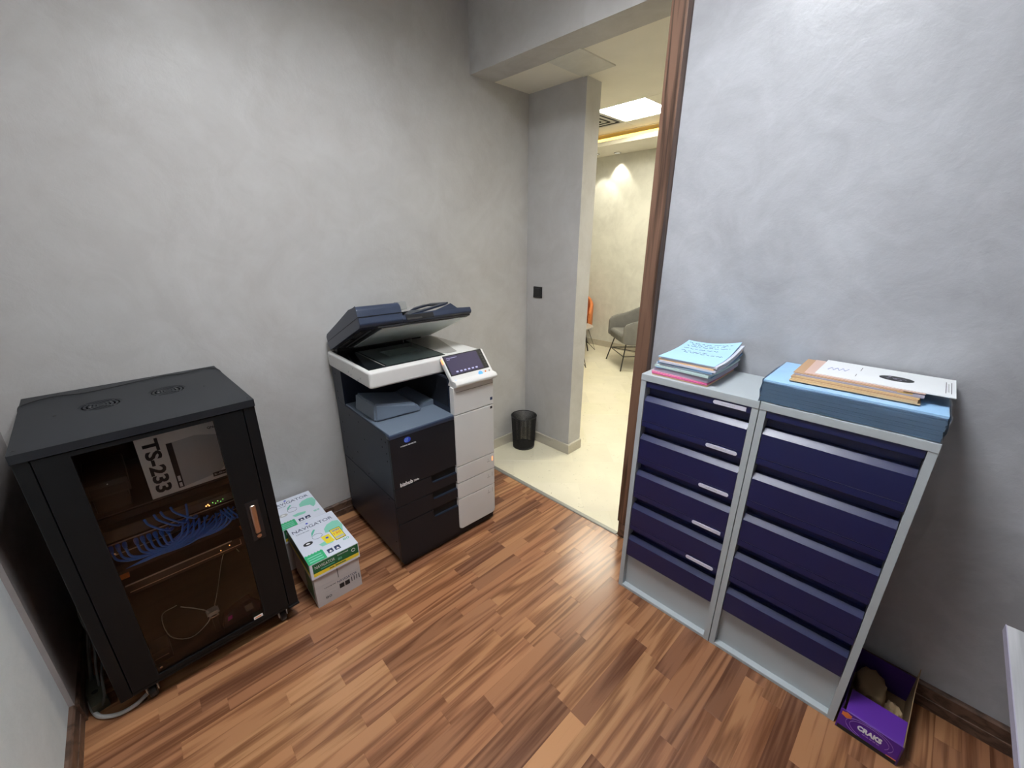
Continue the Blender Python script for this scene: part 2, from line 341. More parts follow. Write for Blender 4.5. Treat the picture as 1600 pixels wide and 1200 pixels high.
# beam across the doorway, its soffit, the column by the bin
b = bmesh.new(); box(b, -0.05, 1.60, 0, 0.18, 2.487, 3.2); beam = struct('trim_1', b, 'wall', 'plastered beam over the doorway', (0, 0.671, 0), AW)
b = bmesh.new(); box(b, -0.05, 0.461, 0, 0.150, 0, 3.2); colm = struct('wall_column', b, 'wall', 'plastered column with black switch beside the passage', (0, 1.164, 0), AW)
b = bmesh.new(); box(b, -1.30, 3.4, 0.85, 1.78, 2.4905, 2.62); struct('ceiling_lobby', b, 'hall_ceiling', 'beige low ceiling just beyond the doorway')
b = bmesh.new(); box(b, 0.437, 0.660, 0.856, 1.17, 2.484, 2.4915); struct('trim_2', b, 'hall_wall', 'small square plate on ceiling at column head')  # thin plate in the hall wall colour, just under the lobby ceiling
# hall beyond
b = bmesh.new(); box(b, -4.0, 3.5, 4.30, 4.42, 0, 3.1); struct('wall_far', b, 'hall_wall', 'far plaster wall behind the armchairs')
b = bmesh.new(); box(b, -4.1, -4.0, 1.2, 4.4, 0, 3.1); struct('wall_hall_left', b, 'hall_wall', 'left wall of the lounge')
b = bmesh.new(); box(b, 3.4, 3.5, 0.86, 4.4, 0, 3.1); struct('wall_hall_right', b, 'hall_wall', 'right wall of the lounge')
b = bmesh.new(); box(b, -4.1, -0.12, 1.18, 1.33, 0, 3.1); struct('wall_hall_front', b, 'hall_wall', 'wall of the lounge behind the column')
# ---- floor
fb = bmesh.new(); box(fb, -0.05, 3.70, -1.60, 0.60, -0.08, -0.0075); floor = struct('floor', fb, 'floor_base', 'brown three strip laminate floor')
rnd = random.Random(11)
TONES = [(0.35, 0.165, 0.080), (0.31, 0.138, 0.067), (0.38, 0.182, 0.088), (0.43, 0.215, 0.103), (0.22, 0.098, 0.052), (0.33, 0.152, 0.076), (0.37, 0.175, 0.084), (0.27, 0.122, 0.062)]
thr_y = lambda x: 0.600 + x*math.tan(AW)
SW = 0.0635; x = 0.709 - SW*12; count = 0
while x < 2.92:
    xa, xb = max(x, 0.0), x+SW
    y = -1.535 - rnd.uniform(0, 0.4); last = None
    while y < 0.70:
        ln = rnd.choice([0.30, 0.38, 0.46, 0.54, 0.62])*rnd.uniform(0.92, 1.1)
        y1 = y+ln
        poly = clip([(xa, max(y, -1.535)), (xb, max(y, -1.535)), (xb, min(y1, 0.685)), (xa, min(y1, 0.685))], -math.sin(AW), math.cos(AW), 0.600*math.cos(AW)) if y1 > -1.535 else []
        if xb > 0.0 and len(poly) >= 3 and area(poly) > 2e-4:
            t = rnd.choice([q for q in TONES if q != last]); last = t; k = rnd.uniform(0.82, 1.0)
            slab('plank', poly, -0.0075, 0.0, 'plank', floor, 0.0006, (*[c*k for c in t], rnd.random())); count += 1
        y = y1
    x += SW
# marble
mb_ = bmesh.new(); box(mb_, -4.0, 3.4, 0.60, 4.35, -0.09, -0.0065); mfloor = struct('floor_hall', mb_, 'marble_base', 'cream marble tile floor of the passage and lounge')
D = 0.3; ux, uy = math.cos(R(45)), math.sin(R(45)); ox, oy = 0.36, 1.75
for i in range(-14, 16):
    for j in range(-16, 18):
        sh = 0.15*(i % 2)
        P = [(ox+ux*(a*D+sh)-uy*c*D, oy+uy*(a*D+sh)+ux*c*D) for a, c in ((j, i), (j+1, i), (j+1, i+1), (j, i+1))]
        P = clip(P, math.sin(AW), -math.cos(AW), -0.622*math.cos(AW)); P = clip(P, 0, 1, 4.30) if P else P
        P = clip(P, -1, 0, 2.0) if P else P; P = clip(P, 1, 0, 1.6) if P else P
        if len(P) >= 3 and area(P) > 2e-4:
            cx = sum(p[0] for p in P)/len(P); cy = sum(p[1] for p in P)/len(P)
            if cx < -0.12 and cy < 1.2: continue
            if cy > 1.5 and cx > 1.3-(cy-1.5)*0.45: continue
            k = rnd.uniform(0.94, 1.02); slab('tile', P, -0.0065, 0.0, 'marble', mfloor, 0.0005, (k, k*rnd.uniform(0.985, 1.0), k*rnd.uniform(0.96, 1.0), 1))
# threshold strip
b = bmesh.new(); prism(b, [(-0.004, 0), (0.026, 0), (0.024, 0.004), (0.018, 0.0062), (0.004, 0.0062), (-0.002, 0.004)], 'x', 0.0, 1.252)
struct('trim_3', b, 'alu', 'grey metal threshold strip between laminate and marble', (0, 0.600, 0), AW)
# baseboards
def bboard(name, length, h, t, m, loc, rotz, label):
    b = bmesh.new(); prism(b, [(0, 0), (-t, 0), (-t, h*0.45), (-t*0.86, h*0.47), (-t*0.86, h*0.93), (-t*0.55, h), (0, h)], 'x', 0, length)
    return struct(name, b, m, label, loc, rotz)
bboard('baseboard_left', 2.12, 0.086, 0.016, 'base_wood', (0, -1.522, 0), R(90), 'dark wood baseboard under the photocopier wall')
bboard('baseboard_near', 2.6, 0.090, 0.018, 'base_wood', (3.55, -1.535, 0), R(180), 'dark wood baseboard at lower left edge').location = (3.13, -1.535, 0)
bboard('baseboard_corner', 0.50, 0.086, 0.012, 'base_wood', (0.53, -1.522, 0), R(180), 'dark wood baseboard in the corner behind the rack')
bboard('baseboard_right', 2.27, 0.094, 0.020, 'base_wood', (1.33, 0.685, 0), 0, 'dark wood baseboard under the right wall')
def mboard(name, x0, x1, y0, y1, loc, rz, label):
    b = bmesh.new(); box(b, x0, x1, y0, y1, 0, 0.078, bev=0.002); return struct(name, b, 'marble_base', label, loc, rz)
mboard('baseboard_marble', 0, 0.016, 0.63, 1.165, (0, 0, 0), 0, 'beige marble skirting on the wall behind the bin')
mboard('baseboard_column', 0.014, 0.479, -0.018, 0, (0, 1.164, 0), AW, 'beige marble skirting on the column face')
mboard('baseboard_column_side', 0.461, 0.479, 0.0005, 0.150, (0, 1.164, 0), AW, 'beige marble skirting on the lit column side')
b = bmesh.new(); box(b, -3.9, 3.3, 4.282, 4.30, 0, 0.09, bev=0.002); struct('baseboard_far', b, 'marble_base', 'marble skirting under the far lounge wall')
# walnut door jamb
dj = bmesh.new(); box(dj, 1.254, 1.322, 0.643, 0.90, 0.100, 3.2, bev=0.0015); jamb = struct('door_1', dj, 'trim_wood', 'walnut door jamb left of the right wall')
b = bmesh.new(); box(b, 1.259, 1.322, 0.650, 0.895, 0, 0.0995, bev=0.001); finish('plinth_block', b, 'trim_wood', jamb)
b = bmesh.new(); box(b, 1.276, 1.318, 0.646, 0.6505, 0.014, 0.086, bev=0.001); finish('plinth_panel', b, 'base_wood', jamb)
# hall ceiling: tiles on a grid, cove, bulkhead
hc = bmesh.new(); box(hc, -4.0, 3.4, 1.70, 4.30, 2.90, 3.0); hceil = struct('ceiling_hall', hc, 'hall_ceiling', 'tiled ceiling of the lounge')
PX0, PY0, TS, TZ = -0.722, 2.828, 0.583, 2.826
for i in range(-3, 6):
    for j in range(-2, 2):
        if (i, j) in ((0, 0), (-1, 0)): continue
        x0 = PX0+i*TS; y0 = PY0+j*TS; y1 = min(y0+TS, 3.70)
        if y1 - y0 < 0.05: continue
        b = bmesh.new(); box(b, x0+0.004, x0+TS-0.004, max(y0, 1.70)+0.004, y1-0.004, TZ, TZ+0.02, bev=0.002, seg=1); finish('ceiling_tile', b, 'hall_ceiling', hceil)
b = bmesh.new()
for i in range(-3, 7): box(b, PX0+i*TS-0.0035, PX0+i*TS+0.0035, 1.70, 3.70, TZ+0.003, TZ+0.02)
for j in range(-1, 2): box(b, -2.5, 2.8, PY0+j*TS-0.0035, PY0+j*TS+0.0035, TZ+0.004, TZ+0.02)
finish('grid_bar', b, 'white_ceiling', hceil)
b = bmesh.new(); box(b, -4.0, 3.4, 1.70, 1.78, 2.62, 2.90); finish('ceiling_step', b, 'hall_ceiling', hceil)
b = bmesh.new(); box(b, -4.0, 3.4, 3.72, 4.30, 2.700, 2.735, bev=0.002); box(b, -4.0, 3.4, 3.72, 3.735, 2.735, 2.752); bulk = finish('bulkhead', b, 'hall_ceiling', hceil)
b = bmesh.new(); box(b, -4.0, 3.4, 3.80, 3.815, 2.762, 2.800); finish('cove_light', b, 'cove', hceil)
b = bmesh.new(); box(b, -4.0, 3.4, 3.70, 3.71, 2.82, 2.90); finish('cove_lip', b, 'hall_ceiling', hceil)

# ------------------------------------------------------------------ lamps of the place and one added panel
def panel_light(x, y, z, sx, sy, m, label):
    t = thing('ceiling_light', label, 'light', (x, y, z))
    b = bmesh.new(); box(b, -sx/2, sx/2, -sy/2, sy/2, -0.004, 0.010, bev=0.001, seg=1); finish('diffuser', b, m, t)
    b = bmesh.new(); e = 0.012
    for q in ((-sx/2-e, sx/2+e, -sy/2-e, -sy/2), (-sx/2-e, sx/2+e, sy/2, sy/2+e), (-sx/2-e, -sx/2, -sy/2, sy/2), (sx/2, sx/2+e, -sy/2, sy/2)): box(b, *q, -0.007, 0.010)
    finish('frame', b, 'white', t); return t
panel_light(LX, LY, CZ+0.1395, 0.58, 0.58, 'room_lamp', 'square ceiling light panel above the copy room floor')
panel_light(2.15, 1.32, 2.480, 0.38, 0.38, 'hall_lamp', 'added unseen panel behind the right wall, brightening the column side')  # added lamp, out of view, to brighten the column side
panel_light(PX0+TS/2, PY0+TS/2, TZ+0.009, TS-0.03, TS-0.03, 'hall_lamp', 'bright square ceiling panel seen through the doorway')
panel_light(PX0+TS*2.5, PY0-TS*0.5-0.3, TZ-0.0105, TS-0.03, TS-0.03, 'hall_lamp', 'ceiling panel of the lounge hidden behind the door jamb')
v = thing('air_vent', 'square ceiling air diffuser beside the bright lounge panel', 'vent', (PX0-TS/2, PY0+TS/2, TZ))
one('frame', 'white_ceiling', v, -0.285, 0.285, -0.285, 0.285, 0.006, 0.02)
for k in range(1, 7):
    s = 0.285-k*0.036; b = bmesh.new()
    for q in ((-s, s, -s, -s+0.008), (-s, s, s-0.008, s), (-s, -s+0.008, -s+0.008, s-0.008), (s-0.008, s, -s+0.008, s-0.008)): box(b, *q, -0.004, 0.006)
    finish('louvre', b, 'ink' if k % 2 else 'white_ceiling', v)
for k, (x, ly, lab) in enumerate([(-1.312, 4.19, 'second recessed downlight from the column in the lounge bulkhead'), (-1.57, 4.06, 'recessed downlight nearest the column edge in the lounge bulkhead')]):
    t = thing('downlight', lab, 'light', (x, ly, 2.700), group='downlights in the lounge bulkhead')
    b = bmesh.new(); tube(b, [(0.045*math.cos(a*math.pi/12), 0.045*math.sin(a*math.pi/12), -0.002) for a in range(24)], 0.004, 6, True); finish('rim', b, 'device', t)
    b = bmesh.new(); disc(b, (0, 0, -0.003), 0.040, 'z', 0.002); finish('lens', b, 'spot_on', t)
    ld = bpy.data.lights.new('downlight_lamp', 'SPOT'); ld.energy = 20; ld.spot_size = R(75); ld.spot_blend = 0.35; ld.color = (1, 0.95, 0.78); ld.shadow_soft_size = 0.03
    lo = bpy.data.objects.new('lamp', ld); COL.objects.link(lo); lo.parent = t; lo.location = (0, 0, -0.012); lo.rotation_euler = (R(8), 0, 0)

# ------------------------------------------------------------------ network rack
rk = thing('server_rack', 'black metal server rack cabinet with smoked glass door and two roof fans', 'cabinet', (0.5986, -0.8319, 0), R(2.798))
RW, RD = 0.578, 0.592
one('side_panel', 'black', rk, -RD+0.01, -0.03, -RW+0.002, -RW+0.006, 0.085, 1.010)
one('side_panel', 'black', rk, -RD+0.01, -0.03, -0.006, -0.002, 0.085, 1.010)
one('back_panel', 'black', rk, -RD+0.002, -RD+0.006, -RW+0.006, -0.006, 0.085, 1.010)
one('bottom_panel', 'black', rk, -RD+0.006, -0.03, -RW+0.006, -0.006, 0.085, 0.092)
b = bmesh.new()
for q in ((-RW, -0.5455, 0.080, 1.012), (-0.0365, 0, 0.080, 1.012), (-0.5455, -0.0365, 0.080, 0.093)): box(b, -0.03, -0.002, q[0], q[1], q[2], q[3], bev=0.0015, seg=1)
box(b, -0.03, 0.004, -0.040, 0.002, 0.078, 0.088, bev=0.001, seg=1); finish('front_frame', b, 'black', rk)
# roof with two fan openings
FANS = [(-0.318, -0.383), (-0.333, -0.199)]; FR = 0.056; HS = 0.066
b = bmesh.new(); X0, X1, Y0_, Y1_, ZT = -RD, 0.004, -RW-0.001, 0.001, 1.037
def hq(x0, x1, y0, y1): b.faces.new([b.verts.new(p) for p in ((x0, y0, ZT), (x1, y0, ZT), (x1, y1, ZT), (x0, y1, ZT))])
ys = [Y0_, FANS[0][1]-HS, FANS[0][1]+HS, FANS[1][1]-HS, FANS[1][1]+HS, Y1_]
for k in (0, 2, 4): hq(X0, X1, ys[k], ys[k+1])
for fx, fy in FANS:
    hq(X0, fx-HS, fy-HS, fy+HS); hq(fx+HS, X1, fy-HS, fy+HS); n = 48; prev = None
    for k in range(n+1):
        a = 2*math.pi*k/n; c, s_ = math.cos(a), math.sin(a); q = HS/max(abs(c), abs(s_))
        cur = [b.verts.new((fx+c*q, fy+s_*q, ZT)), b.verts.new((fx+c*FR, fy+s_*FR, ZT)), b.verts.new((fx+c*FR, fy+s_*FR, ZT-0.02))]
        if prev: b.faces.new([prev[0], cur[0], cur[1], prev[1]]); b.faces.new([prev[1], cur[1], cur[2], prev[2]])
        prev = cur
box(b, X0, X0+0.002, Y0_, Y1_, 1.011, ZT-0.0002); box(b, X1-0.002, X1, Y0_, Y1_, 1.011, ZT-0.0002); box(b, X0, X1, Y0_, Y0_+0.002, 1.011, ZT-0.0002); box(b, X0, X1, Y1_-0.002, Y1_, 1.011, ZT-0.0002)
finish('top_panel', b, 'black_top', rk, smooth=False, normals=False)
for fx, fy in FANS:
    b = bmesh.new()
    for r in (0.018, 0.030, 0.042, 0.053):
        n = 40
        for k in range(n):
            a0, a1 = 2*math.pi*k/n, 2*math.pi*(k+1)/n
            q = [(fx+rr*math.cos(a), fy+rr*math.sin(a)) for rr, a in ((r-0.0032, a0), (r+0.0032, a0), (r+0.0032, a1), (r-0.0032, a1))]
            prism(b, q, 'z', 1.032, 1.036)
    for k in range(4):
        a = math.pi/4+k*math.pi/2
        box(b, 0, FR, -0.004, 0.004, 1.0325, 1.0362, mtx=Matrix.Translation((fx, fy, 0)) @ Matrix.Rotation(a, 4, 'Z'))
    disc(b, (fx, fy, 1.032), 0.011, 'z', 0.004)
    g = finish('fan_grille', b, 'black_top', rk)
    f = bmesh.new(); disc(f, (fx, fy, 1.012), 0.020, 'z', 0.012)
    for k in range(7):
        box(f, 0.018, 0.052, -0.011, 0.011, -0.0008, 0.0008, mtx=Matrix.Translation((fx, fy, 1.018)) @ Matrix.Rotation(k*2*math.pi/7, 4, 'Z') @ Matrix.Rotation(0.6, 4, 'X'))
    finish('fan_blades', f, 'device', g)
    s = bmesh.new(); disc(s, (fx-0.010, fy+0.026, 1.0345), 0.0036, 'z', 0.0018, 10); finish('fan_screw', s, 'chrome', g); s = bmesh.new(); disc(s, (fx+0.004, fy-0.026, 1.0345), 0.0036, 'z', 0.0018, 10); finish('fan_screw', s, 'chrome', g)
sb = bmesh.new(); disc(sb, (0, 0, 0), 0.004, 'z', 0.0015, 12); disc(sb, (0, 0, 0.0015), 0.0022, 'z', 0.0008, 8); sc = finish('roof_screw', sb, 'device', rk, loc=(-0.291, -0.493, 1.0365))
for p in ((-0.294, -0.091), (-0.030, -0.568), (-0.030, -0.010), (-0.57, -0.015)):
    c = sc.copy(); COL.objects.link(c); c.parent = rk; c.location = (*p, 1.0365)
# door
d = bmesh.new(); DZ0, DZ1, DY0, DY1 = 0.096, 1.007, -0.543, -0.0395; GY0, GY1, GZ0, GZ1 = -0.470, -0.128, 0.112, 0.993
for q in ((DY0, GY0, DZ0, DZ1), (GY1, DY1, DZ0, DZ1), (GY0, GY1, DZ0, GZ0), (GY0, GY1, GZ1, DZ1)): box(d, -0.020, 0.000, *q)
door = finish('door', d, 'black', rk, smooth=False)
one('door_glass', 'rack_glass', door, -0.010, -0.006, GY0+0.0, GY1-0.0, GZ0, GZ1)
b = bmesh.new(); box(b, -0.002, 0.0012, -0.102, -0.058, 0.470, 0.645, bev=0.003); finish('handle_recess', b, 'black_plastic', door)
b = bmesh.new(); box(b, 0.0012, 0.010, -0.091, -0.071, 0.502, 0.628, bev=0.006, seg=3); disc(b, (-0.081, 0.491, 0.001), 0.008, 'x', 0.008, 20); finish('door_handle', b, 'brushed', door)
b = bmesh.new(); box(b, 0.0005, 0.0014, -0.166, -0.134, 0.118, 0.131); st = finish('door_sticker', b, 'white', door)
b = bmesh.new(); box(b, 0.0014, 0.0017, -0.163, -0.140, 0.1225, 0.1265); finish('sticker_mark', b, 'orange_print', door)
b = bmesh.new(); disc(b, (-0.457, 0.137, -0.004), 0.004, 'x', 0.003, 12); finish('glass_screw', b, 'chrome', door); b = bmesh.new(); disc(b, (-0.460, 0.64, -0.004), 0.0025, 'x', 0.002, 10); finish('glass_screw', b, 'chrome', door)
# rails and shelves inside
for y in (-0.5, -0.098):
    b = bmesh.new(); box(b, -0.098, -0.095, y-0.012, y+0.012, 0.095, 1.005); box(b, -0.098, -0.07, y-0.012, y-0.010, 0.095, 1.005); finish('rack_rail', b, 'black', rk)
one('rack_shelf', 'device', rk, -0.50, -0.078, -0.488, -0.11, 0.735, 0.7400, bev=0.001)
for zz, h in ((0.700, 0.024),):
    one('blank_panel', 'black', rk, -0.098, -0.092, -0.488, -0.11, zz, zz+h, bev=0.001)
# casters
def caster(x, y):
    b = bmesh.new(); box(b, x-0.026, x+0.026, y-0.024, y+0.024, 0.072, 0.080); prism(b, [(x-0.018, 0.072), (x+0.018, 0.072), (x+0.008, 0.022), (x-0.008, 0.022)], 'y', y-0.017, y-0.014); prism(b, [(x-0.018, 0.072), (x+0.018, 0.072), (x+0.008, 0.022), (x-0.008, 0.022)], 'y', y+0.014, y+0.017)
    c = finish('caster', b, 'steel', rk)
    b = bmesh.new(); lathe(b, [(0.020, -0.011), (0.024, -0.008), (0.024, 0.008), (0.020, 0.011)], (x, y, 0.0245), 24, 'y'); finish('wheel', b, 'black_plastic', c)
    b = bmesh.new(); lathe(b, [(0.007, -0.018), (0.007, 0.018)], (x, y, 0.0245), 12, 'y'); finish('axle', b, 'chrome', c)
for x in (-0.045, -0.54):
    for y in (-0.50, -0.06): caster(x, y)

def rackpt(x, y, z):     # rack coordinates to world
    a = R(2.798); return Vector((0.5986+x*math.cos(a)-y*math.sin(a), -0.8319+x*math.sin(a)+y*math.cos(a), z))
RR = R(2.798)
RA = Matrix.Translation((0.5986, -0.8319, 0)) @ Matrix.Rotation(RR, 4, 'Z')
def inrack(name, label, cat, group=None): return thing(name, label, cat, (0.5986, -0.8319, 0), RR, group)
def rebase(t, c):
    """put the Empty of t at local point c, keeping its children where they are"""
    c = Vector(c); t.location = t.location + Matrix.Rotation(t.rotation_euler.z, 3, 'Z') @ c
    for ch in t.children: ch.location = Vector(ch.location) - c
# storage box
t = inrack('device_carton', 'white and grey product carton lettered TS-233 behind the rack glass', 'box')
one('carton', 'carton', t, -0.26, -0.080, -0.336, -0.106, 0.7405, 0.966, bev=0.0015)
text('title', 'TS-233', 'ink', t, (-0.080, -0.321, 0.955), (0, 0, -1), (0, 1, 0), 0.198, 0.043, 0.0006, bold=0.035)
text('brand_lettering', 'QNAP', 'ink', t, (-0.080, -0.142, 0.938), (0, 1, 0), (0, 0, 1), 0.034, 0.010, 0.0006, bold=0.02)
b = bmesh.new(); box(b, -0.0800, -0.0794, -0.262, -0.246, 0.752, 0.925); finish('bay_picture', b, 'ink', t)
b = bmesh.new(); prism(b, [(-0.246, 0.752), (-0.246, 0.925), (-0.18, 0.930), (-0.118, 0.912), (-0.112, 0.79), (-0.14, 0.764)], 'x', -0.0800, -0.0795); finish('device_picture', b, 'carton_grey', t)
b = bmesh.new(); box(b, -0.0795, -0.079, -0.258, -0.250, 0.756, 0.772); box(b, -0.0795, -0.079, -0.258, -0.250, 0.778, 0.798); finish('tray_picture', b, 'white', t)
b = bmesh.new(); box(b, -0.0795, -0.079, -0.170, -0.128, 0.885, 0.902); box(b, -0.0788, -0.0785, -0.167, -0.131, 0.888, 0.899); finish('port_picture', b, 'carton_grey', t)
b = bmesh.new(); box(b, -0.0798, -0.0792, -0.160, -0.106, 0.752, 0.768); finish('bay_label', b, 'ink', t)
text('bay_text', '2-Bay', 'white', t, (-0.0792, -0.157, 0.7555), (0, 1, 0), (0, 0, 1), 0.042, 0.008, 0.0003)
rebase(t, (-0.17, -0.22, 0.7405))
t = inrack('network_device', 'small dark network box on shelf at upper left inside rack', 'router')
one('body', 'device', t, -0.30, -0.085, -0.478, -0.375, 0.800, 0.852, bev=0.003)
one('face_plate', 'black_plastic', t, -0.0852, -0.0835, -0.470, -0.383, 0.808, 0.834, bev=0.001)
one('foot', 'black_plastic', t, -0.29, -0.10, -0.47, -0.385, 0.7405, 0.800, bev=0.004)
b = bmesh.new(); disc(b, (-0.425, 0.842, -0.0853), 0.0018, 'x', 0.001, 8); finish('status_light', b, 'white', t); rebase(t, (-0.19, -0.425, 0.7405))
# switch and panels
t = inrack('network_switch', 'dark network switch with amber and green lights below the shelf', 'switch')
one('body', 'device', t, -0.40, -0.079, -0.487, -0.11, 0.640, 0.683, bev=0.002)
one('face_strip', 'steel', t, -0.0792, -0.0780, -0.287, -0.112, 0.640, 0.668).data.materials[0] = mat('switch_face', (0.13, 0.11, 0.11), 0.4)
b = bmesh.new()
for q in ((-0.205, 0.648), (-0.196, 0.645), (-0.199, 0.651)): disc(b, (q[0], q[1], -0.078), 0.0022, 'x', 0.001, 8)
finish('amber_light', b, 'led_amber', t); b = bmesh.new()
for k in range(5): disc(b, (-0.184+k*0.008, 0.652-(k % 2)*0.006, -0.078), 0.0014, 'x', 0.001, 8)
finish('green_light', b, 'led_green', t); rebase(t, (-0.24, -0.3, 0.640))
t = inrack('network_socket_strip', 'black patch panel full of blue cables in the rack', 'patch bay')
b = bmesh.new(); box(b, -0.105, -0.084, -0.487, -0.11, 0.586, 0.632, bev=0.0015); finish('face', b, 'black_plastic', t)
b = bmesh.new(); box(b, -0.0845, -0.081, -0.478, -0.12, 0.628, 0.6315); box(b, -0.0845, -0.081, -0.478, -0.12, 0.588, 0.591); finish('edge_strip', b, 'steel', t)
for k in range(12):
    b = bmesh.new(); box(b, -0.0842, -0.0832, -0.470+k*0.030, -0.450+k*0.030, 0.600, 0.616); finish('port', b, 'hole', t)
rebase(t, (-0.095, -0.3, 0.586))
t = inrack('cable_manager', 'black cable tray under the blue cables with orange end clips', 'cable tray')
b = bmesh.new(); box(b, -0.098, -0.040, -0.484, -0.115, 0.536, 0.539); box(b, -0.098, -0.094, -0.487, -0.11, 0.536, 0.584); box(b, -0.043, -0.040, -0.484, -0.115, 0.536, 0.548); finish('tray', b, 'black_plastic', t)
for y, z in ((-0.462, 0.512), (-0.116, 0.512)):
    one('end_clip', 'orange', t, -0.075, -0.045, y-0.010, y+0.012, z, z+0.024, bev=0.002)
rebase(t, (-0.07, -0.3, 0.536))
t = inrack('rack_unit', 'flat rack unit with bright top edge under the cable tray', 'server')
one('body', 'device', t, -0.42, -0.080, -0.487, -0.11, 0.418, 0.462, bev=0.002)
one('edge_strip', 'steel', t, -0.0805, -0.0785, -0.472, -0.16, 0.4590, 0.4640)
b = bmesh.new(); box(b, -0.0800, -0.0790, -0.466, -0.132, 0.430, 0.4325); box(b, -0.0800, -0.0790, -0.134, -0.132, 0.4325, 0.455); finish('face_line', b, 'brushed', t)
b = bmesh.new(); disc(b, (-0.20, 0.440, -0.080), 0.0016, 'x', 0.001, 8); disc(b, (-0.17, 0.447, -0.080), 0.0016, 'x', 0.001, 8); finish('amber_light', b, 'led_amber', t)
rebase(t, (-0.25, -0.3, 0.418))
ORD = ['first', 'second', 'third', 'fourth', 'fifth', 'sixth', 'seventh', 'eighth', 'ninth']
# blue patch cables; (y,z,x) control points in rack coordinates
def cable(label, pts, r=0.0036, group='blue patch cables in the rack', boot=True, m='blue_cable', name='patch_cable', endboot=False):
    base = Vector(pts[0]); P = smooth_path([Vector(p)-base for p in pts], 5)
    b = bmesh.new(); tube(b, P, r, 8)
    def bt(i, j):
        dr = (P[j]-P[i]).normalized(); tube(b, [P[i]-dr*0.004, P[i]+dr*0.004, P[i]+dr*0.018, P[i]+dr*0.026], [0.0062, 0.0068, 0.0055, r], 8)
    if boot: bt(0, 1)
    if endboot: bt(-1, -2)
    w = rackpt(*base); o = finish(name, b, m, None, loc=w, rotz=RR); tag(o, label, 'cable', group); return o
rc = random.Random(4)
for k in range(9):     # left row: boots at the ports, sagging to the right
    y = -0.470+k*0.0165+(0.012 if k > 2 else 0); z0 = 0.622-0.001*k
    cable('blue patch cable drooping from the %s plug counted from left' % ORD[k], [(-0.078, y, z0), (-0.058, y+0.001, z0-0.006), (-0.044, y+0.008, z0-0.032-0.001*k), (-0.040, y+0.045, z0-0.050), (-0.045, y+0.10, z0-0.052+rc.uniform(-.004, .004)), (-0.055, y+0.165, z0-0.036), (-0.075, y+0.20, z0-0.012+rc.uniform(-.006, .006))], group='blue patch cables drooping from the left ports')
for k, (y, z) in enumerate([(-0.372, 0.682), (-0.346, 0.688), (-0.328, 0.690), (-0.300, 0.694)]):
    cable('%s from left of the steep blue patch cables above the panel' % ORD[k], [(-0.074, y, z), (-0.052, y+0.006, z-0.012), (-0.044, y+0.030, z-0.038), (-0.050, y+0.050, z-0.058), (-0.072, y+0.058, z-0.068)], group='blue patch cables hanging from the switch', boot=False, endboot=True)
cable('blue patch cable rising alone right of the steep bunch', [(-0.074, -0.258, 0.686), (-0.052, -0.262, 0.668), (-0.050, -0.268, 0.640), (-0.074, -0.282, 0.624)], boot=False, endboot=True)
for k in range(9):     # long ones sweeping down to the left end
    y = -0.282+k*0.0155+(0.02 if k > 4 else 0); z = 0.612-0.0025*k
    cable('%s from left of the long blue patch cables sweeping down-left' % ORD[k], [(-0.076, y, z+0.006), (-0.050, y-0.004, z+0.002), (-0.040, y-0.020, z-0.026), (-0.038, y-0.070-0.006*k, z-0.046-0.0005*k), (-0.040, -0.40+0.004*k, 0.558-0.0008*k), (-0.050, -0.452+0.004*k, 0.541)] if k < 6 else [(-0.076, y, z+0.006), (-0.050, y-0.002, z+0.004), (-0.040, y-0.012, z-0.018), (-0.040, y-0.045, z-0.036), (-0.045, y-0.09, z-0.042), (-0.06, y-0.13, z-0.048)], group='blue patch cables sweeping along the tray', boot=False)
for k in range(3):
    y = -0.168+0.012*k
    cable('%s from left of three short blue cable loops by right rail' % ORD[k], [(-0.078, y, 0.610), (-0.052, y+0.004, 0.608), (-0.042, y+0.014, 0.590), (-0.046, y+0.020, 0.572), (-0.070, y+0.010, 0.562)], group='blue patch cables at the right end of the patch panel', boot=False)
# things on the rack bottom
def loose(name, label, cat, pts, r, m): return cable(label, pts, r, None, False, m, name)
loose('thin_cable', 'thin grey cable looped wide on the rack floor', 'cable', [(-0.14, -0.36, 0.235), (-0.10, -0.32, 0.225), (-0.08, -0.288, 0.196), (-0.085, -0.30, 0.150), (-0.09, -0.36, 0.118), (-0.14, -0.415, 0.130), (-0.2, -0.42, 0.19), (-0.16, -0.37, 0.235)], 0.0016, 'white_cable')
loose('thin_cable', 'thin grey cable arching to the right inside the rack bottom', 'cable', [(-0.085, -0.268, 0.205), (-0.12, -0.24, 0.25), (-0.20, -0.19, 0.33), (-0.26, -0.15, 0.33), (-0.27, -0.125, 0.27)], 0.0012, 'white_cable')
t = inrack('cable_connector', 'small white cable connector on the rack floor behind glass', 'connector')
one('housing', 'white', t, -0.100, -0.070, -0.292, -0.262, 0.180, 0.197, bev=0.001); one('flange', 'white', t, -0.100, -0.068, -0.297, -0.257, 0.186, 0.191); one('shell', 'chrome', t, -0.098, -0.066, -0.290, -0.262, 0.172, 0.177)
one('stand', 'device', t, -0.098, -0.072, -0.285, -0.268, 0.0925, 0.180); rebase(t, (-0.08, -0.28, 0.0925))
t = inrack('accessory_bag', 'small plastic bag with pink tag and silver label on rack floor', 'bag')
b = bmesh.new(); prism(b, [(-0.262, 0.0925), (-0.128, 0.0925), (-0.122, 0.135), (-0.150, 0.176), (-0.20, 0.168), (-0.250, 0.148)], 'x', -0.10, -0.066, bev=0.006); finish('pouch', b, mat('dark_plum_plastic', (0.035, 0.022, 0.032), 0.25), t)
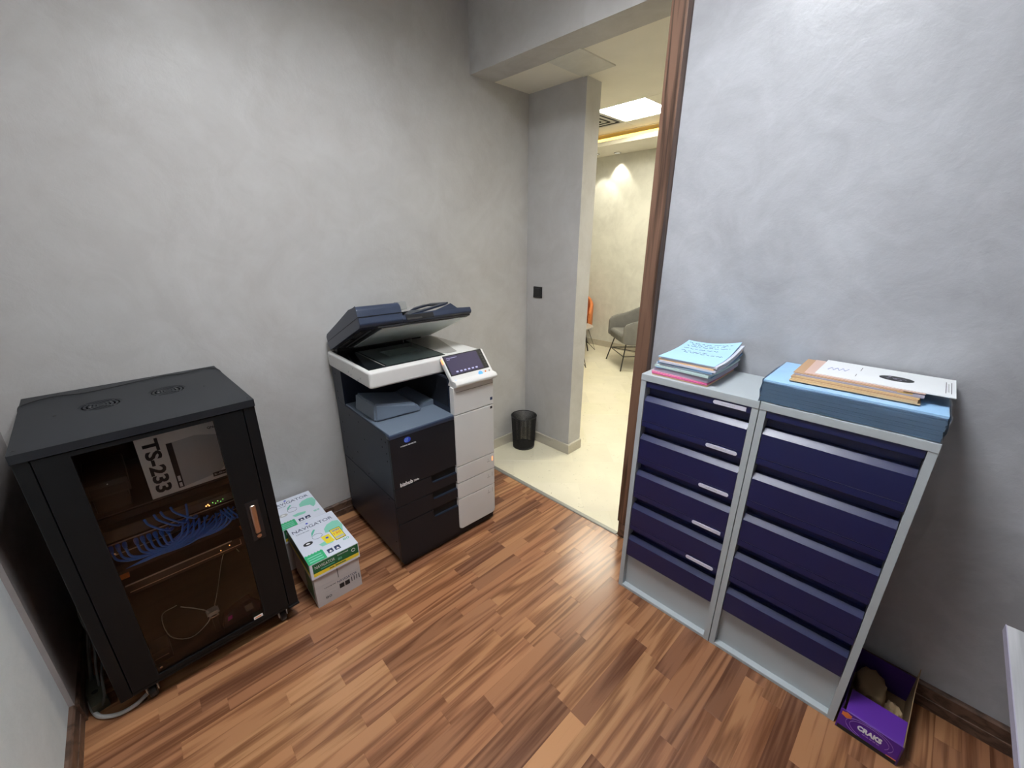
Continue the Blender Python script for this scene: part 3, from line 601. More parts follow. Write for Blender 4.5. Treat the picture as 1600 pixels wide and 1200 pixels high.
b = bmesh.new(); prism(b, [(-0.242, 0.122), (-0.226, 0.126), (-0.224, 0.142), (-0.238, 0.140)], 'x', -0.0655, -0.064); finish('pink_tag', b, mat('pink_tag', (0.75, 0.05, 0.45), 0.4), t)
b = bmesh.new(); prism(b, [(-0.176, 0.120), (-0.150, 0.120), (-0.152, 0.152), (-0.180, 0.150)], 'x', -0.0655, -0.064); finish('silver_label', b, 'steel', t)
rebase(t, (-0.08, -0.19, 0.0925))
t = inrack('power_adapter', 'dark power adapter at lower left of the rack floor', 'adapter')
one('body', 'device', t, -0.14, -0.07, -0.475, -0.420, 0.0925, 0.150, bev=0.004); one('stripe', 'brushed', t, -0.0705, -0.0690, -0.470, -0.430, 0.118, 0.121); rebase(t, (-0.10, -0.45, 0.0925))
# thin black cable over the roof
w0 = rackpt(-0.560, -0.57, 1.0385)
b = bmesh.new(); tube(b, [Vector(p)-Vector((-0.560, -0.57, 1.0385)) for p in smooth_path([(-0.42, -0.583, 0.99), (-0.46, -0.580, 1.036), (-0.50, -0.565, 1.0395), (-0.535, -0.50, 1.0395), (-0.51, -0.42, 1.0395), (-0.525, -0.32, 1.0395), (-0.56, -0.20, 1.0395), (-0.545, -0.12, 1.0395), (-0.565, -0.03, 1.0395), (-0.50, 0.003, 1.035), (-0.47, 0.004, 0.99)], 6)], 0.0016, 6)
tag(finish('thin_cable', b, 'black_plastic', None, loc=w0, rotz=RR), 'thin black cable lying along the back of the rack roof', 'cable')
# cables and power strip behind the rack
t = thing('power_strip', 'olive grey power socket box on the floor left of the rack', 'power strip', (0.450, -1.488, 0), R(12))
olive = mat('olive_grey_plastic', (0.085, 0.085, 0.060), 0.5)
one('body', olive, t, -0.075, 0.075, -0.022, 0.022, 0, 0.038, bev=0.004)
b = bmesh.new(); disc(b, (0.01, 0.0, 0.0375), 0.009, 'z', 0.001, 16); finish('socket', b, 'hole', t)
def floorcable(label, pts, r, m, grp=None):
    base = Vector(pts[0]); b = bmesh.new(); tube(b, smooth_path([Vector(p)-base for p in pts], 8), r, 10)
    return tag(finish('floor_cable', b, m, None, loc=base), label, 'cable', grp)
floorcable('thick white cable curving on the floor by the rack caster', [(0.46, -1.505, 0.012), (0.51, -1.496, 0.0075), (0.555, -1.475, 0.0072), (0.585, -1.43, 0.0072), (0.585, -1.385, 0.0075), (0.56, -1.345, 0.008)], 0.0068, 'white_cable')
for k, pts in enumerate([[(0.40, -1.50, 0.02), (0.36, -1.48, 0.14), (0.30, -1.47, 0.20), (0.22, -1.49, 0.12), (0.10, -1.48, 0.30)], [(0.42, -1.49, 0.02), (0.34, -1.49, 0.08), (0.28, -1.46, 0.24), (0.16, -1.47, 0.28), (0.05, -1.49, 0.22)], [(0.44, -1.475, 0.03), (0.42, -1.468, 0.10), (0.36, -1.46, 0.17), (0.30, -1.475, 0.26), (0.20, -1.47, 0.34)], [(0.52, -1.47, 0.02), (0.52, -1.455, 0.06), (0.48, -1.452, 0.10), (0.40, -1.455, 0.09), (0.3, -1.46, 0.05)]]):
    floorcable('dark grey cable in the gap left of the rack, %s' % ['reaching furthest back', 'lying lowest at the back', 'rising highest near the rack', 'lying on the power socket box'][k], pts, 0.004, 'grey_cable', 'tangled cables in the gap left of the rack')

# ------------------------------------------------------------------ paper boxes
def paper_box(label, x0, x1, y0, y1, yellow):
    W, Ln, H = y1-y0, x1-x0, 0.25
    t = thing('paper_box', label, 'box', (x1, y0, 0), 0, 'boxes of copier paper')
    # local: x<=0 back, y across, z up
    one('carton', 'cardboard_grey', t, -Ln+0.008, -0.008, 0.006, W-0.006, 0, H-0.006, bev=0.001)
    lid = one('lid', 'lid_white', t, -Ln, 0, 0, W, 0.168, H, bev=0.0015)
    def pr(name, m, polyuv, h=0.0004):
        b = bmesh.new(); prism(b, [(-v, u) for u, v in polyuv], 'z', H, H+h); return finish(name, b, m, lid)
    Z = H
    text('title', 'NAVIGATOR', 'ink_blue', lid, (-0.80*Ln, 0.055*W, Z), (0, 1, 0), (-1, 0, 0), 0.86*W, 0.024, 0.0003)
    text('subtitle', 'Universal', 'ink_blue', lid, (-0.735*Ln, 0.10*W, Z), (0, 1, 0), (-1, 0, 0), 0.26*W, 0.008, 0.0003)
    pr('emblem', 'logo_blue', [(0.40*W+0.006*math.cos(a), 0.93*Ln+0.006*math.sin(a)) for a in [i*math.pi/5 for i in range(10)]])
    n = 16
    pr('map_print', 'mint', [(0.62*W, 0.62*Ln), (0.72*W, 0.70*Ln), (0.86*W, 0.73*Ln), (0.97*W, 0.70*Ln), (0.99*W, 0.55*Ln), (0.93*W, 0.42*Ln), (0.86*W, 0.36*Ln), (0.82*W, 0.47*Ln), (0.72*W, 0.50*Ln), (0.60*W, 0.52*Ln)])
    pr('leaf_print', 'teal', [(0.33*W, 0.56*Ln), (0.47*W, 0.70*Ln), (0.44*W, 0.72*Ln), (0.36*W, 0.65*Ln)])
    pr('leaf_print', 'mint', [(0.36*W, 0.33*Ln), (0.40*W, 0.26*Ln), (0.62*W, 0.25*Ln), (0.66*W, 0.31*Ln), (0.50*W, 0.35*Ln)])
    bb = bmesh.new(); tube(bb, [(-0.53*Ln+0.019*math.cos(a), 0.43*W+0.022*math.sin(a), Z+0.0004) for a in [i*math.pi/10 for i in range(20)]], 0.0007, 4, True); finish('ring_print', bb, 'ink_blue', lid)
    pr('oval_print', 'ink' if yellow else 'carton_grey', [(0.20*W+0.021*math.cos(a), 0.45*Ln+0.014*math.sin(a)) for a in [i*math.pi/8 for i in range(16)]])
    pr('oval_print_core', 'white', [(0.20*W+0.010*math.cos(a), 0.45*Ln+0.006*math.sin(a)) for a in [i*math.pi/3 for i in range(6)]], 0.0006)
    pr('green_block', 'green', [(0.0, 0.0)] + [(0.0, 0.20*Ln)] + [(0.36*W*k/12, (0.20+0.02*(k % 2))*Ln) for k in range(1, 12)] + [(0.36*W, 0.20*Ln), (0.36*W, 0.0)])
    for k in range(3): pr('block_line', 'mint', [(0.04*W, (0.155-0.05*k)*Ln), (0.31*W, (0.155-0.05*k)*Ln), (0.31*W, (0.135-0.05*k)*Ln), (0.04*W, (0.135-0.05*k)*Ln)], 0.0006)
    for k in range(2):
        u0 = 0.42*W+k*0.145*W
        pr('icon_square', 'ink_blue', [(u0, 0.06*Ln), (u0, 0.15*Ln), (u0+0.11*W, 0.15*Ln), (u0+0.11*W, 0.06*Ln)])
        pr('icon_mark', 'white', [(u0+0.02*W, 0.075*Ln), (u0+0.055*W, 0.12*Ln), (u0+0.09*W, 0.075*Ln)], 0.0006)
    text('weight_print', '80', 'teal', lid, (-0.18*Ln, 0.80*W, Z), (0, 1, 0), (-1, 0, 0), 0.13*W, 0.016, 0.0003)
    if yellow:
        pr('yellow_label', 'yellow', [(0.50*W, 0.27*Ln), (0.47*W, 0.47*Ln), (0.64*W, 0.47*Ln), (0.67*W, 0.27*Ln)], 0.0006)
        pr('label_mark', 'logo_blue', [(0.57*W+0.007*math.cos(a), 0.40*Ln+0.007*math.sin(a)) for a in [i*math.pi/5 for i in range(10)]], 0.0009)
        pr('win_label', 'ink', [(0.685*W, 0.255*Ln), (0.685*W, 0.535*Ln), (0.905*W, 0.535*Ln), (0.905*W, 0.255*Ln)], 0.0007)
        pr('win_label_face', 'yellow', [(0.693*W, 0.263*Ln), (0.693*W, 0.527*Ln), (0.897*W, 0.527*Ln), (0.897*W, 0.263*Ln)], 0.0010)
        text('win_text', 'WIN', 'logo_blue', lid, (-0.46*Ln, 0.715*W, Z+0.001), (0, 1, 0), (-1, 0, 0), 0.155*W, 0.014, 0.0003, bold=0.02)
        text('prize_text', '130', 'orange_print', lid, (-0.385*Ln, 0.72*W, Z+0.001), (0, 1, 0), (-1, 0, 0), 0.15*W, 0.016, 0.0003, bold=0.02)
        pr('win_strip', 'carton_grey', [(0.71*W, 0.285*Ln), (0.71*W, 0.335*Ln), (0.88*W, 0.335*Ln), (0.88*W, 0.285*Ln)], 0.0012)
    # lid front
    def fr(name, m, u0, u1, z0, z1, h=0.0005, par=lid, x=0.0):
        b = bmesh.new(); box(b, x, x+h, u0, u1, z0, z1); return finish(name, b, m, par)
    fr('green_band', 'dkgreen', 0.05*W, W-0.004, 0.197, 0.246); fr('yellow_band', 'yellow', 0.05*W, W-0.004, 0.180, 0.197)
    text('band_title', 'NAVIGATOR', 'white', lid, (0.0005, 0.09*W, 0.218), (0, 1, 0), (0, 0, 1), 0.40*W, 0.016, 0.0003)
    fr('band_line', 'teal', 0.20*W, 0.48*W, 0.206, 0.210, 0.0008)
    text('band_text', 'Universal', 'white', lid, (0.0005, 0.55*W, 0.232), (0, 1, 0), (0, 0, 1), 0.22*W, 0.007, 0.0003)
    text('band_weight', '80', 'mint', lid, (0.0005, 0.55*W, 0.208), (0, 1, 0), (0, 0, 1), 0.08*W, 0.012, 0.0003)
    bb = bmesh.new(); tube(bb, [(0.0007, 0.88*W+0.008*math.cos(a), 0.224+0.008*math.sin(a)) for a in [i*math.pi/8 for i in range(16)]], 0.0012, 4, True); finish('band_ring', bb, 'white', lid)
    fr('yellow_line', 'ink', 0.36*W, 0.46*W, 0.186, 0.190, 0.0008); fr('yellow_line', 'dkgreen', 0.48*W, 0.70*W, 0.186, 0.191, 0.0008)
    c0 = -0.008
    fr('side_slit', 'ink', 0.50*W, 0.512*W, 0.110, 0.168, par=t, x=c0)
    fr('side_seam', 'carton_grey', 0.006, W-0.006, 0.1090, 0.1100, par=t, x=c0)
    text('side_title', 'NAVIGATOR', 'ink_blue', t, (c0, 0.47*W, 0.080), (0, 1, 0), (0, 0, 1), 0.42*W, 0.013, 0.0004)
    for k in range(2): fr('side_icon', 'ink', (0.50+0.12*k)*W, (0.60+0.12*k)*W, 0.045, 0.070, par=t, x=c0)
    for k in range(7): fr('barcode_bar', 'carton_grey' if k % 2 else 'ink', (0.76+0.027*k)*W, (0.775+0.027*k)*W, 0.050, 0.076, par=t, x=c0)
    text('side_subtitle', 'Universal', 'ink', t, (c0, 0.20*W, 0.086), (0, 1, 0), (0, 0, 1), 0.24*W, 0.006, 0.0004)
    for k in range(2): fr('side_line', 'carton_grey', 0.20*W, 0.46*W, 0.066-0.016*k, 0.0675-0.016*k, par=t, x=c0)
    text('side_weight', '80', 'ink', t, (c0, 0.20*W, 0.028), (0, 1, 0), (0, 0, 1), 0.12*W, 0.013, 0.0004)
    # left side of the lid: dark green over yellow
    for (m, z0, z1) in (('dkgreen', 0.196, 0.246), ('yellow', 0.178, 0.196)):
        b = bmesh.new(); box(b, -0.93*Ln, -0.05*Ln, -0.0005, 0, z0, z1); finish('side_band', b, m, lid)
    b = bmesh.new(); box(b, -0.14, -0.04, 0.0055, 0.006, 0.02, 0.13); finish('side_panel_print', b, 'dkgreen', t)
    return t
paper_box('copier paper box with yellow WIN 130 label, nearer the room', 0.290, 0.616, -0.768, -0.552, True)
bx2 = paper_box('copier paper box without yellow label, against the wall', 0.018, 0.2885, -0.790, -0.578, False)

# ------------------------------------------------------------------ photocopier
P0 = (0.6597, -0.3634); PA = R(-0.943)
pc = thing('photocopier', 'navy and white multifunction photocopier with its lid raised', 'photocopier', (*P0, 0), PA)
b = bmesh.new(); box(b, -0.640, -0.012, 0.0, 0.600, 0.040, 0.742, bev=0.004); box(b, -0.640, -0.515, 0.0, 0.600, 0.742, 0.936); box(b, -0.515, -0.03, 0.352, 0.600, 0.742, 0.936); body = finish('body', b, 'navy_body', pc)
b = bmesh.new(); box(b, -0.62, -0.010, 0.012, 0.602, 0.008, 0.055, bev=0.006); finish('plinth', b, 'charcoal', pc)
for x in (-0.58, -0.06):
    for y in (0.05, 0.56): b = bmesh.new(); lathe(b, [(0.018, 0), (0.018, 0.009)], (x, y, 0), 16); finish('foot', b, 'black_plastic', pc)
# front panels on the dark side
def notch(name, z0, z1, nz, m='charcoal'):
    """front panel with a grip notch in its upper right corner"""
    b = bmesh.new(); Y0, Y1 = -0.004, 0.346
    pts = [(Y0, z0), (Y1, z0), (Y1, z1-nz), (0.202, z1-nz), (0.192, z1-nz+0.010), (0.192, z1), (Y0, z1)] if nz else [(Y0, z0), (Y1, z0), (Y1, z1), (Y0, z1)]
    prism(b, pts, 'x', -0.011, 0.004, bev=0.0018, seg=2); p = finish(name, b, m, pc)
    if nz: one('grip', 'hole', p, -0.0115, -0.0095, 0.193, 0.346, z1-nz, z1+0.012); one('grip_lip', 'navy_body', p, -0.012, 0.001, 0.205, 0.345, z1-nz-0.004, z1-nz+0.004, bev=0.002)
    return p
fd = notch('front_door', 0.468, 0.728, 0)
notch('paper_drawer', 0.369, 0.465, 0.046); notch('paper_drawer', 0.269, 0.366, 0.044); notch('paper_drawer', 0.044, 0.266, 0.052)
one('door_edge', 'navy_lid', pc, -0.03, 0.006, -0.005, 0.346, 0.7285, 0.7475, bev=0.004)
one('hinge_gap', 'hole', pc, -0.013, -0.0105, -0.003, 0.004, 0.60, 0.70)
# logo
b = bmesh.new(); disc(b, (0.083, 0.706, 0.004), 0.017, 'x', 0.0008, 28, ry=0.014); finish('globe_emblem', b, 'logo_blue', fd)
b = bmesh.new()
for k in range(-2, 3):
    hw = 0.0155*math.sqrt(max(0, 1-(k*0.0042/0.014)**2)); box(b, 0.0048, 0.0052, 0.083-hw, 0.083+hw*0.3+k*0.001, 0.706+k*0.0042-0.0004, 0.706+k*0.0042+0.0004)
finish('globe_lines', b, 'p_blue', fd)
text('maker_text', 'KONICA MINOLTA', 'white', fd, (0.004, 0.046, 0.677), (0, 1, 0), (0, 0, 1), 0.080, 0.006, 0.0005, bold=0.02)
text('model_text', 'bizhub', 'white', fd, (0.004, 0.026, 0.473), (0, 1, 0), (0, 0, 1), 0.066, 0.020, 0.0005, bold=0.03)
text('model_number', '284e', 'white', fd, (0.004, 0.097, 0.4755), (0, 1, 0), (0, 0, 1), 0.029, 0.010, 0.0005, bold=0.02)
# white side
def wpanel(name, z0, z1, r=0.0035, x1=0.006, extra=None):
    b = bmesh.new(); Y0, Y1 = 0.3475, 0.602
    prism(b, extra or [(Y0, z0), (Y1, z0), (Y1, z1), (Y0, z1)], 'x', -0.03, x1, bev=r); return finish(name, b, 'pwhite', pc)
wpanel('upper_panel', 0.747, 0.893)
one('panel_groove', 'pgrey', pc, 0.0055, 0.0068, 0.362, 0.598, 0.866, 0.869)
wp = wpanel('side_door', 0.452, 0.743)
d1 = wpanel('drawer_front', 0.352, 0.449); d2 = wpanel('drawer_front', 0.252, 0.349)
d3 = wpanel('drawer_front', 0.056, 0.249, extra=[(0.3475, 0.249), (0.3475, 0.078), (0.352, 0.064), (0.366, 0.056), (0.584, 0.056), (0.597, 0.062), (0.602, 0.076), (0.602, 0.249)])
one('black_mark', 'ink', pc, 0.006, 0.0068, 0.578, 0.592, 0.722, 0.736); one('blue_mark', 'ink_blue', pc, 0.006, 0.0068, 0.578, 0.594, 0.772, 0.788)
for p, z in ((d1, 0.425), (d2, 0.325), (d3, 0.222)):
    b = bmesh.new(); box(b, 0.006, 0.0066, 0.555, 0.557, z-0.016, z); box(b, 0.006, 0.0066, 0.548, 0.568, z-0.020, z-0.0175); box(b, 0.006, 0.0066, 0.583, 0.585, z-0.022, z+0.006); finish('paper_gauge', b, 'pgrey', p)
b = bmesh.new(); box(b, 0.006, 0.0070, 0.582, 0.590, 0.404, 0.430, bev=0.001, seg=1); finish('warning_light', b, 'orange_glow', d1)
# output tray
b = bmesh.new(); box(b, -0.512, -0.004, 0.002, 0.350, 0.742, 0.751, bev=0.003); tray = finish('output_deck', b, 'slate', pc)
b = bmesh.new(); v = [(-0.400, 0.010, 0.751), (-0.168, 0.014, 0.751), (-0.150, 0.262, 0.751), (-0.400, 0.262, 0.751), (-0.392, 0.016, 0.846), (-0.178, 0.020, 0.842), (-0.160, 0.235, 0.796), (-0.392, 0.235, 0.796)]
V = [b.verts.new(q) for q in v]
for q in ((0, 3, 2, 1), (4, 5, 6, 7), (0, 1, 5, 4), (1, 2, 6, 5), (2, 3, 7, 6), (3, 0, 4, 7)): b.faces.new([V[i] for i in q])
bmesh.ops.bevel(b, geom=list(b.edges), offset=0.010, segments=3, affect='EDGES'); finish('tray_hump', b, 'slate', pc)
b = bmesh.new(); prism(b, [(0.275, 0.751), (0.350, 0.751), (0.350, 0.780), (0.290, 0.768)], 'x', -0.48, -0.19, bev=0.003); finish('tray_wedge', b, 'slate', pc)
b = bmesh.new(); box(b, -0.5, -0.05, 0.3495, 0.352, 0.78, 0.93)
disc(b, (-0.20, 0.880, 0.3480), 0.006, 'y', 0.002, 12); disc(b, (-0.15, 0.865, 0.3480), 0.006, 'y', 0.002, 12); finish('inner_cheek', b, 'charcoal', pc)
# scanner
b = bmesh.new(); box(b, -0.640, -0.118, -0.012, 0.622, 0.940, 1.020, bev=0.012, seg=4); scn = finish('scanner_frame', b, 'pwhite', pc)
one('scanner_bed', 'bed_dark', pc, -0.615, -0.152, 0.004, 0.415, 1.0195, 1.0225, bev=0.001)
one('platen_glass', 'bed_glass', pc, -0.50, -0.160, 0.100, 0.405, 1.0226, 1.0240)
one('strip_line', 'pgrey', pc, -0.50, -0.165, 0.086, 0.090, 1.0226, 1.0236)
b = bmesh.new(); prism(b, [(-0.615, 0.418), (-0.20, 0.418), (-0.17, 0.440), (-0.17, 0.500), (-0.50, 0.590), (-0.615, 0.590)], 'z', 1.0195, 1.0222); finish('grey_rest', b, 'pgrey', pc)
b = bmesh.new(); box(b, -0.42, -0.30, 0.18, 0.36, 1.0238, 1.0242); box(b, -0.36, -0.345, 0.24, 0.33, 1.0242, 1.0244); finish('lens_carriage', b, mat('carriage_green', (0.10, 0.14, 0.13), 0.3), pc)
# raised lid
TH = R(22.8); LM = Matrix.Translation((-0.600, 0, 1.030)) @ Matrix.Rotation(-TH, 4, 'Y')
b = bmesh.new(); prism(b, [(0.0, 0.0), (0.470, 0.0), (0.484, 0.012), (0.484, 0.080), (0.470, 0.098), (0.400, 0.104), (0.02, 0.086), (0.0, 0.075)], 'y', -0.008, 0.205, bev=0.006, mtx=LM); lid = finish('document_feeder', b, 'navy_lid', pc)
b = bmesh.new(); box(b, 0.005, 0.488, -0.0092, 0.206, 0.0455, 0.0470, mtx=LM); finish('feeder_seam', b, 'hole', lid)
b = bmesh.new(); box(b, 0.40, 0.487, -0.0090, -0.0075, 0.047, 0.096, mtx=LM); finish('feeder_cheek', b, 'navy_lid', lid)
b = bmesh.new(); prism(b, [(0.0, 0.0), (0.468, 0.0), (0.480, 0.010), (0.478, 0.034), (0.0, 0.034)], 'y', 0.203, 0.600, bev=0.004, mtx=LM); lidr = finish('lid_plate', b, 'navy_lid', pc)
b = bmesh.new(); prism(b, [(0.203, 0.034), (0.385, 0.036), (0.485, 0.066), (0.515, 0.036), (0.598, 0.034), (0.598, 0.030), (0.203, 0.030)], 'x', 0.400, 0.477, mtx=LM, bev=0.002); finish('eject_tray', b, 'navy_lid', lidr)
b = bmesh.new(); box(b, 0.4785, 0.4825, 0.218, 0.368, 0.006, 0.031, bev=0.0015, seg=1, mtx=LM); finish('grip_recess', b, 'hole', lidr)
b = bmesh.new(); box(b, 0.4815, 0.4835, 0.222, 0.30, 0.007, 0.016, mtx=LM); finish('grip_floor', b, 'device', lidr)
b = bmesh.new(); F2 = LM @ Matrix.Translation((0.385, 0.260, 0.044)) @ Matrix.Rotation(R(9), 4, 'X') @ Matrix.Rotation(R(15), 4, 'Y')
for q in ((-0.22, 0.0, 0.0, 0.13), (-0.22, -0.17, 0.13, 0.265), (-0.045, 0.0, 0.13, 0.265), (-0.19, -0.02, 0.250, 0.290)): box(b, *q, -0.005, 0.005, bev=0.002, seg=2, mtx=F2)
finish('feed_tray', b, 'navy_body', lid)
b = bmesh.new(); box(b, 0.34, 0.43, 0.206, 0.266, 0.070, 0.112, bev=0.004, mtx=LM); finish('paper_guide', b, 'guide_grey', lid)
b = bmesh.new(); prism(b, [(0.206, 0.056), (0.266, 0.060), (0.305, 0.078), (0.300, 0.084), (0.262, 0.070), (0.206, 0.064)], 'x', 0.30, 0.44, mtx=LM); finish('guide_fin', b, 'pgrey', lid)
b = bmesh.new(); box(b, -0.636, -0.575, 0.02, 0.52, 1.018, 1.048, bev=0.004); finish('hinge_cover', b, 'black_plastic', pc)
b = bmesh.new(); box(b, 0.03, 0.466, 0.078, 0.592, -0.008, 0.0, mtx=LM); finish('foam_frame', b, 'black_plastic', lidr)
b = bmesh.new(); box(b, 0.045, 0.452, 0.100, 0.575, -0.014, -0.008, bev=0.003, mtx=LM); finish('platen_sheet', b, 'platen', lidr)
b = bmesh.new(); box(b, 0.06, 0.42, 0.012, 0.070, -0.003, 0.0, mtx=LM); un = finish('feeder_underside', b, 'hole', lid)
b = bmesh.new(); box(b, 0.07, 0.25, 0.020, 0.035, -0.006, -0.003, mtx=LM); box(b, 0.28, 0.40, 0.020, 0.035, -0.006, -0.003, mtx=LM); finish('underside_roller', b, 'device', un)
b = bmesh.new(); box(b, 0.05, 0.41, 0.060, 0.065, -0.007, -0.003, mtx=LM); finish('underside_rail', b, 'steel', un)
for y in (0.06, 0.40):
    b = bmesh.new(); box(b, -0.625, -0.575, y, y+0.06, 1.015, 1.055, bev=0.004); lathe(b, [(0.014, y-0.004), (0.014, y+0.064)], (-0.60, 0, 1.046), 16, 'y'); h = finish('lid_hinge', b, 'black_plastic', pc)
b = bmesh.new(); tube(b, [(-0.52, 0.375, 1.026), (-0.52, 0.375, 1.050), (-0.51, 0.420, 1.050), (-0.51, 0.420, 1.026)], 0.0025, 6); finish('hinge_wire', b, 'steel', pc)
# control panel, tilted back
CM = Matrix.Translation((0.012, 0.3515, 0.908)) @ Matrix.Rotation(R(-41.0), 4, 'Y')
b = bmesh.new(); box(b, -0.030, 0.0, 0.0, 0.262, 0.0, 0.166, bev=0.008, seg=3, mtx=CM); cp = finish('control_panel', b, 'pwhite', pc)
b = bmesh.new(); prism(b, [(-0.05, 0.893), (0.010, 0.893), (0.028, 0.900), (0.030, 0.914), (0.018, 0.926), (-0.03, 0.93)], 'y', 0.3515, 0.6135, bev=0.004); finish('panel_base', b, 'pwhite', cp)
b = bmesh.new(); box(b, 0.0, 0.0012, 0.006, 0.247, 0.050, 0.164, bev=0.0005, seg=1, mtx=CM); finish('panel_bezel', b, 'black_plastic', cp)
b = bmesh.new(); box(b, 0.0012, 0.0018, 0.014, 0.213, 0.056, 0.158, mtx=CM); scr = finish('touch_screen', b, 'screen', cp)
b = bmesh.new(); box(b, 0.0018, 0.0021, 0.022, 0.085, 0.146, 0.148, mtx=CM); box(b, 0.0018, 0.0021, 0.022, 0.040, 0.138, 0.140, mtx=CM)
for k in range(6): box(b, 0.0018, 0.0021, 0.045+k*0.024, 0.058+k*0.024, 0.064, 0.072, mtx=CM)
finish('screen_icons', b, 'screen_ui', scr)
for k in range(6):
    b = bmesh.new(); box(b, 0.0012, 0.0019, 0.225, 0.238, 0.060+k*0.016, 0.069+k*0.016, bev=0.0004, seg=1, mtx=CM); finish('touch_key', b, 'device', cp)
b = bmesh.new(); disc(b, (0.178, 0.030, 0.0), 0.0125, 'x', 0.003, 24)
for v_ in b.verts: v_.co = CM @ v_.co
finish('start_button', b, 'blue_glow', cp)
for y, m in ((0.212, 'orange_print'), (0.238, 'pgrey'), (0.02, 'blue_glow')):
    b = bmesh.new(); disc(b, (y, 0.034 if y > 0.1 else 0.022, 0.0), 0.0045, 'x', 0.002, 16)
    for v_ in b.verts: v_.co = CM @ v_.co
    finish('panel_button', b, m, cp)
b = bmesh.new(); box(b, -0.016, -0.002, -0.0018, 0.004, 0.125, 0.152, bev=0.0015, seg=1, mtx=CM); finish('status_lamp', b, 'orange_glow', cp)
# screw holes on the left side
hb = bmesh.new(); disc(hb, (0, 0, -0.0006), 0.0042, 'y', 0.001, 10); h0 = None
HP = [(-0.60, 0.90), (-0.60, 0.80), (-0.60, 0.76), (-0.59, 0.62), (-0.59, 0.56), (-0.47, 0.70), (-0.35, 0.70), (-0.05, 0.70), (-0.09, 0.70), (-0.05, 0.60), (-0.09, 0.66), (-0.05, 0.64), (-0.57, 0.47), (-0.57, 0.40), (-0.52, 0.42), (-0.42, 0.50), (-0.30, 0.42), (-0.52, 0.33), (-0.08, 0.38), (-0.05, 0.14), (-0.30, 0.62)]
for q in HP:
    if h0 is None: h0 = finish('screw', hb, 'hole', pc, loc=(q[0], 0, q[1])); continue
    c = h0.copy(); COL.objects.link(c); c.parent = pc; c.location = (q[0], 0, q[1])
b = bmesh.new(); box(b, -0.625, -0.02, -0.0015, 0.002, 0.398, 0.400); box(b, -0.018, -0.016, -0.0015, 0.002, 0.05, 0.73); finish('side_seam', b, 'hole', pc)
hb = bmesh.new(); disc(hb, (0, 0, -0.0134), 0.004, 'y', 0.0016, 10); h1 = finish('scanner_screw', hb, 'steel', pc, loc=(-0.30, 0, 1.0))
for q in ((-0.33, 0.962), (-0.36, 0.97), (-0.22, 0.97), (-0.25, 0.955), (-0.60, 1.0)):
    c = h1.copy(); COL.objects.link(c); c.parent = pc; c.location = (q[0], 0, q[1])

# ------------------------------------------------------------------ waste bin
bc = (0.132, 1.018)
t = thing('waste_bin', 'black wire mesh waste bin in the corner by the column', 'bin', (*bc, 0))
H, r0, r1 = 0.268, 0.086, 0.100
rad = lambda z: r0+(r1-r0)*z/H
b = bmesh.new(); n = 150; hw = 0.00062
for k in range(n):
    for sgn in (1,):
        a = 2*math.pi*k/n; pa, pb = a-hw/r0, a+hw/r0; z0, z1 = 0.010, H-0.003
        q = [(rad(z0)*math.cos(pa), rad(z0)*math.sin(pa), z0), (rad(z0)*math.cos(pb), rad(z0)*math.sin(pb), z0), (rad(z1)*math.cos(pb), rad(z1)*math.sin(pb), z1), (rad(z1)*math.cos(pa), rad(z1)*math.sin(pa), z1)]
        q2 = [(x*0.985, y*0.985, z) for x, y, z in q]; A = [b.verts.new(p) for p in q]; Bv = [b.verts.new(p) for p in q2]
        b.faces.new(A); b.faces.new(Bv[::-1]); b.faces.new([A[0], A[3], Bv[3], Bv[0]]); b.faces.new([A[1], Bv[1], Bv[2], A[2]])
nz = 66
for k in range(nz):
    z = 0.012+(H-0.016)*k/nz; rr = rad(z)*0.9925; m_ = 40
    ringA = [b.verts.new((rr*math.cos(2*math.pi*i/m_), rr*math.sin(2*math.pi*i/m_), z-0.0006)) for i in range(m_)]
    ringB = [b.verts.new((rr*math.cos(2*math.pi*i/m_), rr*math.sin(2*math.pi*i/m_), z+0.0006)) for i in range(m_)]
    for i in range(m_): b.faces.new([ringA[i], ringA[(i+1) % m_], ringB[(i+1) % m_], ringB[i]])
ms = finish('mesh_wall', b, 'bin', t, smooth=False, normals=False); ms['kind'] = 'stuff'
b = bmesh.new(); tube(b, [(r1*math.cos(a), r1*math.sin(a), H) for a in [i*2*math.pi/48 for i in range(48)]], 0.0035, 8, True); finish('rim', b, 'bin', t)
b = bmesh.new(); lathe(b, [(r0-0.004, 0), (r0+0.001, 0.001), (r0+0.002, 0.014), (r0-0.002, 0.015), (r0-0.003, 0.004)], (0, 0, 0), 40); finish('base', b, 'bin', t)
b = bmesh.new(); a = R(200); tube(b, [(r0*math.cos(a), r0*math.sin(a), 0.01), (r1*math.cos(a), r1*math.sin(a), H)], 0.002, 6); finish('seam_wire', b, 'bin', t)
# switch on the column
ca, sa = math.cos(AW), math.sin(AW)
t = thing('wall_switch', 'black square switch plate on the plastered column', 'switch', (0.116*ca, 1.164+0.116*sa, 1.216), AW)
one('plate', 'black_plastic', t, -0.042, 0.042, -0.009, 0.0, -0.041, 0.041, bev=0.004)
one('rocker', 'black_plastic', t, -0.030, 0.030, -0.013, -0.007, -0.030, 0.030, bev=0.003)

